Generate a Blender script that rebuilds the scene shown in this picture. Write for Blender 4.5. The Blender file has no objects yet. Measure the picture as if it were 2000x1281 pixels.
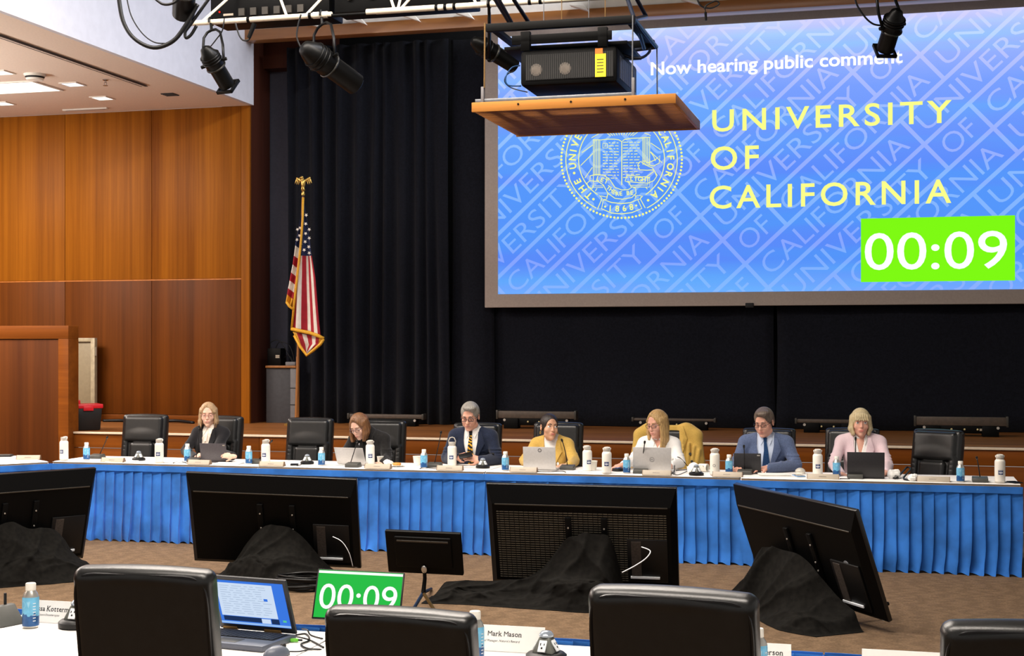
import bpy, bmesh, math, random
import numpy as np
from mathutils import Vector, Matrix, Euler
random.seed(7); np.random.seed(7)
PI = math.pi
C = bpy.context.scene.collection
scn = bpy.context.scene
# ------------------------------------------------------------------ camera, world, lights
CAMH = 1.85; FPX = 2800.0; HORIZON = 675.0
TH = math.atan(750/2800)
FW = Vector((-math.sin(TH), math.cos(TH), 0)); RT = Vector((math.cos(TH), math.sin(TH), 0))
cam = bpy.data.cameras.new('camera'); camo = bpy.data.objects.new('camera', cam); C.objects.link(camo)
camo.location = (0, 0, CAMH); camo.rotation_euler = (PI/2, 0, TH)
cam.sensor_width = 36; cam.lens = 36*FPX/2000; cam.shift_y = (HORIZON-640.5)/2000
cam.clip_start = .05; cam.clip_end = 200
scn.camera = camo
vs = scn.view_settings; vs.view_transform = 'Standard'; vs.look = 'None'; vs.gamma = 1; vs.use_curve_mapping = False
vs.exposure = 0.0
w = bpy.data.worlds.new('room_ambient'); scn.world = w; w.use_nodes = True
bg = w.node_tree.nodes['Background']; bg.inputs[0].default_value = (1.0, .95, .90, 1); bg.inputs[1].default_value = .36
def area(name, loc, size, power, col, rot=(0, 0, 0), spread=PI):
    l = bpy.data.lights.new(name, 'AREA'); l.shape = 'RECTANGLE'; l.size, l.size_y = size
    l.energy = power; l.color = col; l.spread = spread
    o = bpy.data.objects.new(name, l); C.objects.link(o); o.location = loc; o.rotation_euler = rot
    return o
WARM = (1, .90, .80)
area('ceiling_panel_light', (-4.2, 8.0, 6.3), (5.5, .8), 500, WARM, spread=2.6)
area('ceiling_panel_light', (-4.0, 10.6, 6.3), (6.4, .8), 470, WARM)
area('ceiling_panel_light', (-1.6, 3.2, 6.3), (5.0, .8), 340, WARM, spread=2.6)
area('fascia_fill_light', (-3.4, 14.0, 6.75), (.4, 8.0), 150, (.90, .92, 1), rot=(0, math.radians(66), 0), spread=1.9)  # unseen fill lamp, added only to brighten the fascia
area('ceiling_fill_light', (-11.9, 8.2, 3.3), (.16, 11.0), 760, (1, .97, .94), rot=(PI, 0, 0))  # added upward fill for the low ceiling, no cove exists here
area('soffit_panel_light', (-11.9, 13.4, 4.97), (2.6, 1.3), 480, (1, .93, .86))
area('soffit_panel_light', (-10.3, 8.5, 4.97), (2.6, 1.3), 260, (1, .93, .86))

# ------------------------------------------------------------------ pixel -> place
def ray(px, py): return FW + RT*((px-1000)/FPX) + Vector((0, 0, (HORIZON-py)/FPX))
def atY(px, py, Y):
    r = ray(px, py); r = r*(Y/r.y); return Vector((r.x, Y, r.z+CAMH))
def atZ(px, py, z):
    r = ray(px, py); r = r*((z-CAMH)/r.z); return Vector((r.x, r.y, z))
def atD(px, py, d):
    r = ray(px, py)*d; return Vector((r.x, r.y, r.z+CAMH))
# ------------------------------------------------------------------ materials
MATS = {}
def lin(c):
    return tuple(((x/255)/12.92 if x/255 <= .04045 else ((x/255+.055)/1.055)**2.4) for x in c)
def mat(name, col, rough=.5, metal=0, var=.12, scale=20, bump=0, bscale=None, spec=.5, stretch=None, col2=None, coat=0, sheen=0, emit=0, detail=3, alpha=None, lo=.35, hi=.65):
    if name in MATS: return MATS[name]
    m = bpy.data.materials.new(name); MATS[name] = m; m.use_nodes = True
    nt = m.node_tree; N = nt.nodes; L = nt.links; b = N['Principled BSDF']
    b.inputs['Roughness'].default_value = rough; b.inputs['Metallic'].default_value = metal
    b.inputs['Specular IOR Level'].default_value = spec
    if coat: b.inputs['Coat Weight'].default_value = coat
    if sheen: b.inputs['Sheen Weight'].default_value = sheen
    tc = N.new('ShaderNodeTexCoord'); src = tc.outputs['Object']
    if stretch:
        mp = N.new('ShaderNodeMapping'); mp.inputs['Scale'].default_value = stretch; L.new(src, mp.inputs['Vector']); src = mp.outputs[0]
    nz = N.new('ShaderNodeTexNoise'); nz.inputs['Scale'].default_value = scale; nz.inputs['Detail'].default_value = detail; L.new(src, nz.inputs['Vector'])
    rp = N.new('ShaderNodeValToRGB'); L.new(nz.outputs['Fac'], rp.inputs[0])
    c2 = col2 or tuple(max(0, x*(1-var)) for x in col); c1 = col if col2 else tuple(min(1, x*(1+var)) for x in col)
    rp.color_ramp.elements[0].position = lo; rp.color_ramp.elements[1].position = hi
    rp.color_ramp.elements[0].color = (*c2, 1); rp.color_ramp.elements[1].color = (*c1, 1)
    L.new(rp.outputs[0], b.inputs['Base Color'])
    if emit:
        L.new(rp.outputs[0], b.inputs['Emission Color']); b.inputs['Emission Strength'].default_value = emit
        b.inputs['Base Color'].default_value = (0, 0, 0, 1); L.remove(b.inputs['Base Color'].links[0])
    if bump:
        n2 = N.new('ShaderNodeTexNoise'); n2.inputs['Scale'].default_value = bscale or scale; n2.inputs['Detail'].default_value = 3; L.new(src, n2.inputs['Vector'])
        bp = N.new('ShaderNodeBump'); bp.inputs['Strength'].default_value = bump; bp.inputs['Distance'].default_value = .01
        L.new(n2.outputs['Fac'], bp.inputs['Height']); L.new(bp.outputs[0], b.inputs['Normal'])
    return m
def smat(name, rgb, **k): return mat(name, lin(rgb), **k)
def emat(name, rgb, k=1.0, var=.0):
    return mat(name, lin(rgb), emit=k, var=var, rough=1, spec=0)
def wood(name, light, dark, sc=(1.2, 1.2, .05), nscale=9, rough=.5, spec=.12, bandmix=.5, rnd=37):
    """veneer with straight grain along local z (stretch picks the axis)"""
    if name in MATS: return MATS[name]
    m = bpy.data.materials.new(name); MATS[name] = m; m.use_nodes = True
    nt = m.node_tree; N = nt.nodes; L = nt.links; b = N['Principled BSDF']
    b.inputs['Roughness'].default_value = rough; b.inputs['Specular IOR Level'].default_value = spec
    tc = N.new('ShaderNodeTexCoord'); oi = N.new('ShaderNodeObjectInfo')
    mp = N.new('ShaderNodeMapping'); mp.inputs['Scale'].default_value = sc; L.new(tc.outputs['Object'], mp.inputs['Vector'])
    ad = N.new('ShaderNodeVectorMath'); ad.operation = 'ADD'; L.new(mp.outputs[0], ad.inputs[0])
    cx = N.new('ShaderNodeCombineXYZ'); mu = N.new('ShaderNodeMath'); mu.operation = 'MULTIPLY'; mu.inputs[1].default_value = rnd
    L.new(oi.outputs['Random'], mu.inputs[0]); L.new(mu.outputs[0], cx.inputs[0]); L.new(mu.outputs[0], cx.inputs[1]); L.new(cx.outputs[0], ad.inputs[1])
    n1 = N.new('ShaderNodeTexNoise'); n1.inputs['Scale'].default_value = nscale; n1.inputs['Detail'].default_value = 6; n1.inputs['Roughness'].default_value = .7
    n2 = N.new('ShaderNodeTexNoise'); n2.inputs['Scale'].default_value = nscale*.28; n2.inputs['Detail'].default_value = 1
    L.new(ad.outputs[0], n1.inputs['Vector']); L.new(ad.outputs[0], n2.inputs['Vector'])
    mx = N.new('ShaderNodeMix'); mx.inputs[0].default_value = bandmix; L.new(n1.outputs['Fac'], mx.inputs[2]); L.new(n2.outputs['Fac'], mx.inputs[3])
    rp = N.new('ShaderNodeValToRGB'); L.new(mx.outputs[0], rp.inputs[0])
    rp.color_ramp.elements[0].position = .34; rp.color_ramp.elements[1].position = .68
    rp.color_ramp.elements[0].color = (*dark, 1); rp.color_ramp.elements[1].color = (*light, 1)
    L.new(rp.outputs[0], b.inputs['Base Color'])
    return m
# ------------------------------------------------------------------ mesh builder
class MB:
    def __init__(s): s.v = []; s.f = []; s.m = []
    def add(s, vs_, fs, m=0):
        o = len(s.v); s.v += [tuple(p) for p in vs_]; s.f += [tuple(i+o for i in f) for f in fs]; s.m += [m]*len(fs); return s
    def box(s, c, d, m=0, rz=0, M=None):
        x, y, z = (q/2 for q in d); P = [Vector(p) for p in ((-x,-y,-z),(x,-y,-z),(x,y,-z),(-x,y,-z),(-x,-y,z),(x,-y,z),(x,y,z),(-x,y,z))]
        R = M.to_3x3() if M else Matrix.Rotation(rz, 3, 'Z')
        return s.add([R @ p + Vector(c) for p in P], [(0,3,2,1),(4,5,6,7),(0,1,5,4),(1,2,6,5),(2,3,7,6),(3,0,4,7)], m)
    def bx(s, x0, x1, y0, y1, z0, z1, m=0): return s.box(((x0+x1)/2,(y0+y1)/2,(z0+z1)/2),(abs(x1-x0),abs(y1-y0),abs(z1-z0)),m)
    def tube(s, pts, r, n=8, m=0, closed=False, caps=True):
        pts = [Vector(p) for p in pts]; k = len(pts); rs = r if isinstance(r, (list, tuple)) else [r]*k
        T = []
        for i in range(k):
            a = pts[(i-1) % k] if (closed or i > 0) else pts[i]; b = pts[(i+1) % k] if (closed or i < k-1) else pts[i]
            t = (b-a); T.append(t.normalized() if t.length > 1e-9 else Vector((0,0,1)))
        u = T[0].orthogonal().normalized(); vs_ = []
        for i in range(k):
            u = (u - T[i]*u.dot(T[i])); u = u.normalized() if u.length > 1e-6 else T[i].orthogonal().normalized()
            w_ = T[i].cross(u)
            for j in range(n):
                a = 2*PI*j/n; vs_.append(pts[i] + (u*math.cos(a)+w_*math.sin(a))*rs[i])
        fs = []
        for i in range(k if closed else k-1):
            i2 = (i+1) % k
            for j in range(n): fs.append((i*n+j, i*n+(j+1) % n, i2*n+(j+1) % n, i2*n+j))
        if caps and not closed:
            fs.append(tuple(range(n-1, -1, -1))); fs.append(tuple((k-1)*n+j for j in range(n)))
        return s.add(vs_, fs, m)
    def cyl(s, p0, p1, r0, r1=None, n=14, m=0): return s.tube([p0, p1], [r0, r0 if r1 is None else r1], n, m)
    def lathe(s, prof, n=20, c=(0,0,0), m=0, M=None):
        vs_ = []; fs = []; k = len(prof)
        for (r, z) in prof:
            for j in range(n):
                a = 2*PI*j/n; p = Vector((r*math.cos(a), r*math.sin(a), z)); p = (M @ p) if M else p
                vs_.append(p+Vector(c))
        for i in range(k-1):
            for j in range(n): fs.append((i*n+j, i*n+(j+1) % n, (i+1)*n+(j+1) % n, (i+1)*n+j))
        fs.append(tuple(range(n-1, -1, -1))); fs.append(tuple((k-1)*n+j for j in range(n)))
        return s.add(vs_, fs, m)
    def sphere(s, c, r, nu=12, nv=8, m=0, M=None):
        r = (r,)*3 if not isinstance(r, (tuple, list)) else r; vs_ = []; fs = []
        for i in range(nv+1):
            for j in range(nu):
                a = PI*i/nv; b = 2*PI*j/nu; p = Vector((r[0]*math.sin(a)*math.cos(b), r[1]*math.sin(a)*math.sin(b), r[2]*math.cos(a)))
                vs_.append((M @ p if M else p)+Vector(c))
        for i in range(nv):
            for j in range(nu): fs.append((i*nu+j, (i+1)*nu+j, (i+1)*nu+(j+1) % nu, i*nu+(j+1) % nu))
        return s.add(vs_, fs, m)
    def grid(s, fn, nu, nv, m=0, closed_u=False, thick=None, mfn=None):
        """fn(u,v)->point, u,v in 0..1"""
        o = len(s.v); cu = nu if closed_u else nu+1
        for j in range(nv+1):
            for i in range(cu): s.v.append(tuple(fn(i/nu, j/nv)))
        for j in range(nv):
            for i in range(nu):
                i2 = (i+1) % cu; s.f.append((o+j*cu+i, o+j*cu+i2, o+(j+1)*cu+i2, o+(j+1)*cu+i)); s.m.append(mfn((i+.5)/nu, (j+.5)/nv) if mfn else m)
        return s
    def prism(s, poly, fn, m=0):
        """poly: 2-d outline; fn(a,b,t) t=0/1 -> point"""
        k = len(poly); vs_ = [fn(a, b, 0) for a, b in poly]+[fn(a, b, 1) for a, b in poly]
        fs = [tuple(range(k-1, -1, -1)), tuple(range(k, 2*k))]+[(i, (i+1) % k, k+(i+1) % k, k+i) for i in range(k)]
        return s.add(vs_, fs, m)
    def mesh(s, name, mats, smooth=True, angle=40, bevel=0, seg=2, fix=True, solid=0, weld=False):
        me = bpy.data.meshes.new(name); me.from_pydata(s.v, [], s.f)
        mats = mats if isinstance(mats, (list, tuple)) else [mats]
        for q in mats: me.materials.append(q)
        if len(mats) > 1: me.polygons.foreach_set('material_index', s.m)
        if fix or bevel or solid or weld:
            bm = bmesh.new(); bm.from_mesh(me)
            if weld: bmesh.ops.remove_doubles(bm, verts=bm.verts, dist=1e-5)
            if fix: bmesh.ops.recalc_face_normals(bm, faces=bm.faces)
            if solid: bmesh.ops.solidify(bm, geom=bm.faces[:], thickness=solid)
            if bevel:
                es = [e for e in bm.edges if len(e.link_faces) == 2 and e.calc_face_angle(0) > .5]
                bmesh.ops.bevel(bm, geom=es, offset=bevel, segments=seg, affect='EDGES', profile=.5, clamp_overlap=True)
            bm.to_mesh(me); bm.free()
        if smooth:
            me.shade_smooth()
            if angle < 180: me.set_sharp_from_angle(angle=math.radians(angle))
        return me
    def build(s, name, mats, parent=None, **k): return link(name, s.mesh(name, mats, **k), parent)
def link(name, data, parent=None):
    o = bpy.data.objects.new(name, data); C.objects.link(o)
    if parent: o.parent = parent
    return o
def tag(o, label=None, cat=None, group=None, kind=None):
    for k, v in (('label', label), ('category', cat), ('group', group), ('kind', kind)):
        if v: o[k] = v
    return o
def thing(name, label, cat, loc=(0,0,0), rz=0, group=None):
    o = link(name, None); o.location = loc; o.rotation_euler = (0, 0, rz); o.empty_display_size = .1
    return tag(o, label, cat, group)
def struct(name, mb, mats, parent=None, **k):
    o = mb.build(name, mats, parent, **k)
    if parent is None: o['kind'] = 'structure'
    return o
def kids(o): return [c for c in bpy.data.objects if c.parent == o]
def dup(o, loc=None, rz=None, label=None, parent=None, group=None):
    ch = CH.get(o.name) or kids(o)
    c = o.copy(); C.objects.link(c)
    if parent: c.parent = parent
    if loc is not None: c.location = loc
    if rz is not None: c.rotation_euler = (0, 0, rz)
    if label: c['label'] = label
    if group: c['group'] = group
    for q in ch: dup(q, parent=c)
    return c
CH = {}
def font_mesh(text, bold=0, res=3, spacing=1.0, extrude=0, shear=0):
    cu = bpy.data.curves.new('lettering', 'FONT'); cu.body = text; cu.resolution_u = res; cu.offset = bold; cu.space_character = spacing; cu.extrude = extrude; cu.shear = shear
    o = bpy.data.objects.new('lettering', cu); C.objects.link(o)
    dg = bpy.context.evaluated_depsgraph_get(); dg.update()
    me = bpy.data.meshes.new_from_object(o.evaluated_get(dg)); bpy.data.objects.remove(o); bpy.data.curves.remove(cu)
    v = np.empty(len(me.vertices)*3); me.vertices.foreach_get('co', v); v = v.reshape(-1, 3)
    fs = [tuple(p.vertices) for p in me.polygons]; bpy.data.meshes.remove(me)
    return v, fs
def text_on(mb, text, fn, box=None, m=0, bold=0, spacing=1.0, res=3, fit=True, shear=0):
    """lettering laid on fn(a,b)->point; box=(a0,a1,b0,b1)"""
    v, fs = font_mesh(text, bold, res, spacing, shear=shear)
    if box:
        a0, a1, b0, b1 = box; mn = v.min(0); mx = v.max(0)
        A = a0+(v[:,0]-mn[0])/(mx[0]-mn[0])*(a1-a0); B = b0+(v[:,1]-mn[1])/(mx[1]-mn[1])*(b1-b0)
    else: A, B = v[:,0], v[:,1]
    mb.add([fn(a, b) for a, b in zip(A, B)], fs, m)
def ribbon(mb, pts, wd, fn, m=0, closed=False):
    """flat line of width wd through 2-d pts, mapped by fn"""
    P = [Vector((a, b)) for a, b in pts]; k = len(P); L_ = []; R_ = []
    for i in range(k):
        a = P[i-1] if (i > 0 or closed) else P[i]; b = P[(i+1) % k] if (i < k-1 or closed) else P[i]
        t = (b-a).normalized(); n = Vector((-t.y, t.x))*(wd/2); L_.append(P[i]+n); R_.append(P[i]-n)
    vs_ = [fn(*p) for p in L_]+[fn(*p) for p in R_]
    mb.add(vs_, [(i, (i+1) % k, k+(i+1) % k, k+i) for i in range(k if closed else k-1)], m)
def disc(mb, c, r, fn, n=10, m=0):
    mb.add([fn(c[0]+r*math.cos(2*PI*i/n), c[1]+r*math.sin(2*PI*i/n)) for i in range(n)], [tuple(range(n))], m)
def rough_noise(seed):
    rs = np.random.RandomState(seed); ph = rs.rand(12)*6.28; fr = rs.randn(12, 2)
    def f(a, b, sc=1.0):
        s_ = 0
        for i in range(12):
            k = sc*(1+i*.55); s_ += math.sin(k*(fr[i,0]*a+fr[i,1]*b)+ph[i])/(1+i*.5)
        return s_/3
    return f
# ------------------------------------------------------------------ signed distance sculpting
class SDF:
    def __init__(s, xs, ys, zs):
        s.x = np.asarray(xs, np.float32); s.y = np.asarray(ys, np.float32); s.z = np.asarray(zs, np.float32)
        s.F = np.full((len(s.x), len(s.y), len(s.z)), .3, np.float32); s.o = Vector((0,0,0)); s.R = Matrix.Identity(3)
    def frame(s, o=(0,0,0), R=None): s.o = Vector(o); s.R = R or Matrix.Identity(3); return s
    def W(s, p): return s.R @ Vector(p) + s.o
    def loc(s, c, rad):
        sl = []
        for ax, q in zip((s.x, s.y, s.z), (0, 1, 2)):
            lo = np.searchsorted(ax, c[0][q]-rad); hi = np.searchsorted(ax, c[1][q]+rad); sl.append(slice(max(0, lo-1), min(len(ax), hi+1)))
        return tuple(sl)
    def comb(s, sl, d, k, mode):
        A = s.F[sl]
        if mode == 'sub': d = -d
        if k <= 0: s.F[sl] = np.minimum(A, d) if mode == 'add' else np.maximum(A, d); return
        if mode == 'add':
            h = np.clip(.5+.5*(A-d)/k, 0, 1); s.F[sl] = A*(1-h)+d*h-k*h*(1-h)
        else:
            h = np.clip(.5-.5*(A-d)/k, 0, 1); s.F[sl] = A*(1-h)+d*h+k*h*(1-h)
    def pts(s, sl): return s.x[sl[0]][:,None,None], s.y[sl[1]][None,:,None], s.z[sl[2]][None,None,:]
    def ell(s, c, r, k=.02, mode='add', R=None, off=0):
        c = s.W(c); r = tuple(q+off for q in ((r,)*3 if not isinstance(r, (tuple, list)) else r)); Rm = s.R @ R if R else s.R
        mr = max(r); sl = s.loc((c, c), mr+.03+k)
        if any(q.stop <= q.start for q in sl): return s
        X, Y, Z = s.pts(sl); X = X-c.x; Y = Y-c.y; Z = Z-c.z
        l = [Rm[0][i]*X+Rm[1][i]*Y+Rm[2][i]*Z for i in range(3)]
        k0 = np.sqrt(sum((l[i]/r[i])**2 for i in range(3)))+1e-9; k1 = np.sqrt(sum((l[i]/r[i]**2)**2 for i in range(3)))+1e-9
        s.comb(sl, (k0*(k0-1)/k1).astype(np.float32), k, mode); return s
    def cap(s, a, b, r0, r1=None, k=.02, mode='add', off=0):
        a = s.W(a); b = s.W(b); r1 = r0 if r1 is None else r1; r0 += off; r1 += off
        lo = [min(a[i], b[i]) for i in range(3)]; hi = [max(a[i], b[i]) for i in range(3)]
        sl = s.loc((lo, hi), max(r0, r1)+.03+k)
        if any(q.stop <= q.start for q in sl): return s
        X, Y, Z = s.pts(sl); ba = b-a; L2 = max(ba.length_squared, 1e-9)
        X = X-a.x; Y = Y-a.y; Z = Z-a.z
        t = np.clip((X*ba.x+Y*ba.y+Z*ba.z)/L2, 0, 1)
        d = np.sqrt((X-t*ba.x)**2+(Y-t*ba.y)**2+(Z-t*ba.z)**2)-(r0+(r1-r0)*t)
        s.comb(sl, d.astype(np.float32), k, mode); return s
    def box(s, c, h, rnd=.01, k=.01, mode='add', R=None):
        c = s.W(c); Rm = s.R @ R if R else s.R; sl = s.loc((c, c), math.sqrt(sum(q*q for q in h))+.03+k)
        if any(q.stop <= q.start for q in sl): return s
        X, Y, Z = s.pts(sl); X = X-c.x; Y = Y-c.y; Z = Z-c.z
        q = [np.abs(Rm[0][i]*X+Rm[1][i]*Y+Rm[2][i]*Z)-(h[i]-rnd) for i in range(3)]
        d = np.sqrt(sum(np.maximum(v, 0)**2 for v in q))+np.minimum(np.maximum(np.maximum(q[0], q[1]), q[2]), 0)-rnd
        s.comb(sl, d.astype(np.float32), k, mode); return s
    def fun(s, f, mode='sub', k=.004):
        X, Y, Z = s.x[:,None,None], s.y[None,:,None], s.z[None,None,:]
        s.comb((slice(None),)*3, np.broadcast_to(f(X, Y, Z), s.F.shape).astype(np.float32), k, mode); return s
    def mesh(s):
        F = s.F; F[0] = F[-1] = .1; F[:,0] = F[:,-1] = .1; F[:,:,0] = F[:,:,-1] = .1
        I = (F < 0); n = np.array(F.shape)
        cnt = np.zeros(n-1, np.uint8)
        for a in (0,1):
            for b in (0,1):
                for c in (0,1): cnt += I[a:n[0]-1+a, b:n[1]-1+b, c:n[2]-1+c]
        act = (cnt > 0) & (cnt < 8); ci = np.argwhere(act)
        idx = np.full(n-1, -1, np.int64); idx[act] = np.arange(len(ci))
        ax = (s.x, s.y, s.z); S = np.zeros((len(ci), 3)); K = np.zeros(len(ci))
        cor = [(a,b,c) for a in (0,1) for b in (0,1) for c in (0,1)]
        vals = {q: F[ci[:,0]+q[0], ci[:,1]+q[1], ci[:,2]+q[2]] for q in cor}
        for q in cor:
            for d in range(3):
                if q[d]: continue
                r = list(q); r[d] = 1; r = tuple(r); A = vals[q]; B = vals[r]; mk = (A < 0) != (B < 0)
                if not mk.any(): continue
                t = A[mk]/(A[mk]-B[mk]); P = np.empty((mk.sum(), 3)); cc = ci[mk]
                for e in range(3):
                    p0 = ax[e][cc[:,e]+q[e]]; P[:,e] = p0 if e != d else p0+t*(ax[e][cc[:,e]+1]-p0)
                S[mk] += P; K[mk] += 1
        V = S/K[:,None]; Q = []
        for d in range(3):
            sl0 = [slice(None)]*3; sl1 = [slice(None)]*3; sl0[d] = slice(0, -1); sl1[d] = slice(1, None)
            A = I[tuple(sl0)]; B = I[tuple(sl1)]; e = np.argwhere(A != B); u, v = (d+1) % 3, (d+2) % 3
            flip = A[tuple(e.T)]
            def cell(du, dv):
                q = e.copy(); q[:,u] -= du; q[:,v] -= dv; return idx[tuple(q.T)]
            a, b, c, g = cell(1,1), cell(0,1), cell(0,0), cell(1,0)
            q = np.stack([a,b,c,g], 1); q[~flip] = q[~flip][:,::-1]; Q.append(q)
        return V, np.concatenate(Q)
def np_mesh(name, V, Q, mats, tint=None, smooth_it=0, fmat=None):
    if smooth_it:
        e = np.concatenate([Q[:,[0,1]], Q[:,[1,2]], Q[:,[2,3]], Q[:,[3,0]]])
        for _ in range(smooth_it):
            S = np.zeros_like(V); K = np.zeros(len(V)); np.add.at(S, e[:,0], V[e[:,1]]); np.add.at(K, e[:,0], 1); np.add.at(S, e[:,1], V[e[:,0]]); np.add.at(K, e[:,1], 1)
            V = V*.5+.5*S/np.maximum(K, 1)[:,None]
    me = bpy.data.meshes.new(name); me.vertices.add(len(V)); me.vertices.foreach_set('co', np.ascontiguousarray(V, np.float32).ravel())
    me.loops.add(len(Q)*4); me.polygons.add(len(Q)); me.loops.foreach_set('vertex_index', Q.ravel().astype(np.int32))
    me.polygons.foreach_set('loop_start', np.arange(0, len(Q)*4, 4, dtype=np.int32))
    for q in (mats if isinstance(mats, (list, tuple)) else [mats]): me.materials.append(q)
    if fmat is not None: me.polygons.foreach_set('material_index', fmat(V[Q].mean(1)).astype(np.int32))
    if tint is not None:
        at = me.attributes.new('tint', 'FLOAT', 'POINT'); at.data.foreach_set('value', tint(V).astype(np.float32))
    me.update(calc_edges=True); me.shade_smooth(); return me
def ar(a, b, st): return np.arange(a, b+st*.5, st)
# ------------------------------------------------------------------ the setting
M_carpet = smat('brown_carpet', (108, 88, 68), rough=.95, var=.18, scale=60, bump=.35, bscale=220, spec=.1)
def carpet_pattern():
    m = M_carpet; nt = m.node_tree; N = nt.nodes; L = nt.links; b = N['Principled BSDF']
    tc = N['Texture Coordinate']; wv = N.new('ShaderNodeTexWave'); wv.inputs['Scale'].default_value = 2.6; wv.inputs['Distortion'].default_value = 9; wv.inputs['Detail'].default_value = 3; wv.inputs['Detail Scale'].default_value = 1.6
    mp = N.new('ShaderNodeMapping'); mp.inputs['Scale'].default_value = (.7, 2.2, 1); L.new(tc.outputs['Object'], mp.inputs[0]); L.new(mp.outputs[0], wv.inputs[0])
    mx = N.new('ShaderNodeMix'); mx.data_type = 'RGBA'; mx.blend_type = 'MULTIPLY'; mx.inputs[0].default_value = .22
    old = b.inputs['Base Color'].links[0].from_socket; L.new(old, mx.inputs[6]); L.new(wv.outputs['Color'], mx.inputs[7]); L.new(mx.outputs[2], b.inputs['Base Color'])
carpet_pattern()
M_wood = wood('wall_veneer', (.37, .122, .008), (.165, .045, .003), sc=(1.6, 1.6, .03), nscale=11, rnd=0, bandmix=.45)
M_woodshade = wood('wall_veneer_shaded', (.155, .042, .004), (.075, .019, .002), sc=(1.6, 1.6, .03), nscale=11, rnd=0, bandmix=.45)  # same veneer darkened: light falloff down the wall put into the colour
M_wooddk = wood('jamb_veneer', (.075, .022, .012), (.045, .013, .008), sc=(2, 2, .06), nscale=8)
M_woodh = wood('stage_veneer', (.25, .072, .009), (.13, .034, .005), sc=(.08, 1.5, 2.2), nscale=8, rough=.4)
M_stage = wood('stage_floorboards', (.30, .115, .028), (.16, .056, .015), sc=(.1, 2.2, 1), nscale=7, rough=.5, spec=.25)
M_beam = wood('beam_veneer', (.46, .20, .06), (.28, .11, .035), sc=(.15, 2, 2), nscale=8, rough=.28, spec=.6)
M_ceil = smat('soffit_plaster', (236, 218, 202), rough=.9, var=.03, scale=40)
M_fascia = smat('fascia_paint', (214, 214, 222), rough=.85, var=.03, scale=8)
M_white = smat('white_paint', (235, 230, 220), rough=.6, var=.04, scale=8)
M_dark = smat('black_paint', (14, 14, 16), rough=.7, var=.2, scale=15)
M_greyw = smat('grey_wall_paint', (78, 80, 96), rough=.9, var=.06, scale=30)
M_black = smat('black_drape', (19, 21, 29), rough=.95, var=.25, scale=40, spec=.15, sheen=.05)
M_nose = smat('pale_nosing', (225, 205, 180), rough=.35, var=.03)

struct('floor', MB().bx(-16, 8, -3, 15.0, -.1, 0), M_carpet)
st = MB().bx(-16, 8, 15.04, 18.6, .70, .83)
stg = struct('floor_stage', st, M_stage)
mbn = MB().bx(-9.38, 8, 15.0, 15.06, .812, .836); mbn.build('nosing', M_nose, stg, bevel=.004)
# stage riser boards (two courses, joints at each panel)
X = -9.4; i = 0
while X < 7.5:
    mbp = MB().bx(X, X+2.396, 15.02, 15.06, .652, .81); mbp.build('panel', M_woodh, stg, bevel=.003)
    mbp = MB().bx(X, X+2.396, 15.025, 15.06, 0, .645); mbp.build('panel', M_woodh, stg, bevel=.003); X += 2.4
# wood wall: veneer panels in two courses, stile, base
wl = struct('wall_left', MB().bx(-16, -8.6, 17.32, 17.5, .83, 5.0), M_wooddk)
xs_ = [-16.17, -14.86, -13.55, -12.24, -10.93, -9.62, -8.315]
for a, b in zip(xs_[:-1], xs_[1:]):
    MB().bx(a+.003, b-.003, 17.28, 17.32, .93, 2.722).build('panel', M_woodshade, wl, bevel=.002)
    MB().bx(a+.003, b-.003, 17.28, 17.32, 2.738, 5.0).build('panel', M_wood, wl, bevel=.002)
MB().bx(-16.17, -8.315, 17.288, 17.32, 2.72, 2.74).build('seam_strip', smat('seam_strip', (196, 118, 48), rough=.4), wl)
MB().bx(-8.31, -8.19, 17.27, 17.32, .83, 5.0).build('stile', M_wood, wl, bevel=.002)
struct('wall_side', MB().bx(-14.2, -14.0, -3, 17.3, 0, 5.0), M_wooddk)
struct('trim_fill_housing', MB().bx(-12.0, -11.8, 2.7, 13.7, 3.18, 3.28), M_white)  # invented out-of-view housing for the added ceiling fill lamp
struct('baseboard_left', MB().bx(-16, -8.315, 17.265, 17.32, .83, .925), M_woodh, bevel=.003)
struct('wall_jamb', MB().bx(-8.6, -8.19, 17.30, 17.9, .83, 6.6), M_wooddk)
struct('wall_wing', MB().bx(-8.6, -7.3, 17.95, 18.05, .83, 6.6), M_greyw)
struct('trim_header', MB().bx(-8.19, -7.2, 17.7, 17.95, 5.56, 6.0), M_wooddk)
struct('wall_back', MB().bx(-8.6, 8, 18.4, 18.6, .83, 6.9), M_dark)
struct('ceiling_left', MB().bx(-16, -8.19, -3, 17.27, 5.0, 5.12), M_ceil)
struct('wall_upper', MB().bx(-8.19, -8.13, -3, 17.27, 5.0, 7.0), M_fascia)
struct('ceiling', MB().bx(-8.13, 8, -3, 18.4, 6.9, 7.0), M_dark)
struct('trim_beam', MB().bx(-8.13, 8, 17.0, 17.2, 5.79, 5.93), M_beam, bevel=.004)
struct('wall_over_beam', MB().bx(-8.13, 8, 17.03, 17.2, 5.93, 6.9), M_white)
# ---- partition beside the stage steps
pw = struct('wall_partition', MB().bx(-13.99, -9.40, 14.93, 15.1, 0, 2.05), M_wooddk)
MB().bx(-13.99, -9.38, 14.9, 15.12, 1.93, 2.085).build('top_rail', M_woodh, pw, bevel=.004)
MB().bx(-9.515, -9.38, 14.9, 15.12, 0, 1.93).build('stile', M_woodh, pw, bevel=.004)
for a, b in ((-10.72, -9.52), (-11.93, -10.73), (-13.2, -11.94)):
    MB().bx(a, b, 14.912, 14.93, 0, 1.922).build('panel', wood('partition_veneer', (.13, .036, .006), (.062, .016, .003), sc=(1.6, 1.6, .03), nscale=8, rnd=0), pw, bevel=.002)
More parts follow.
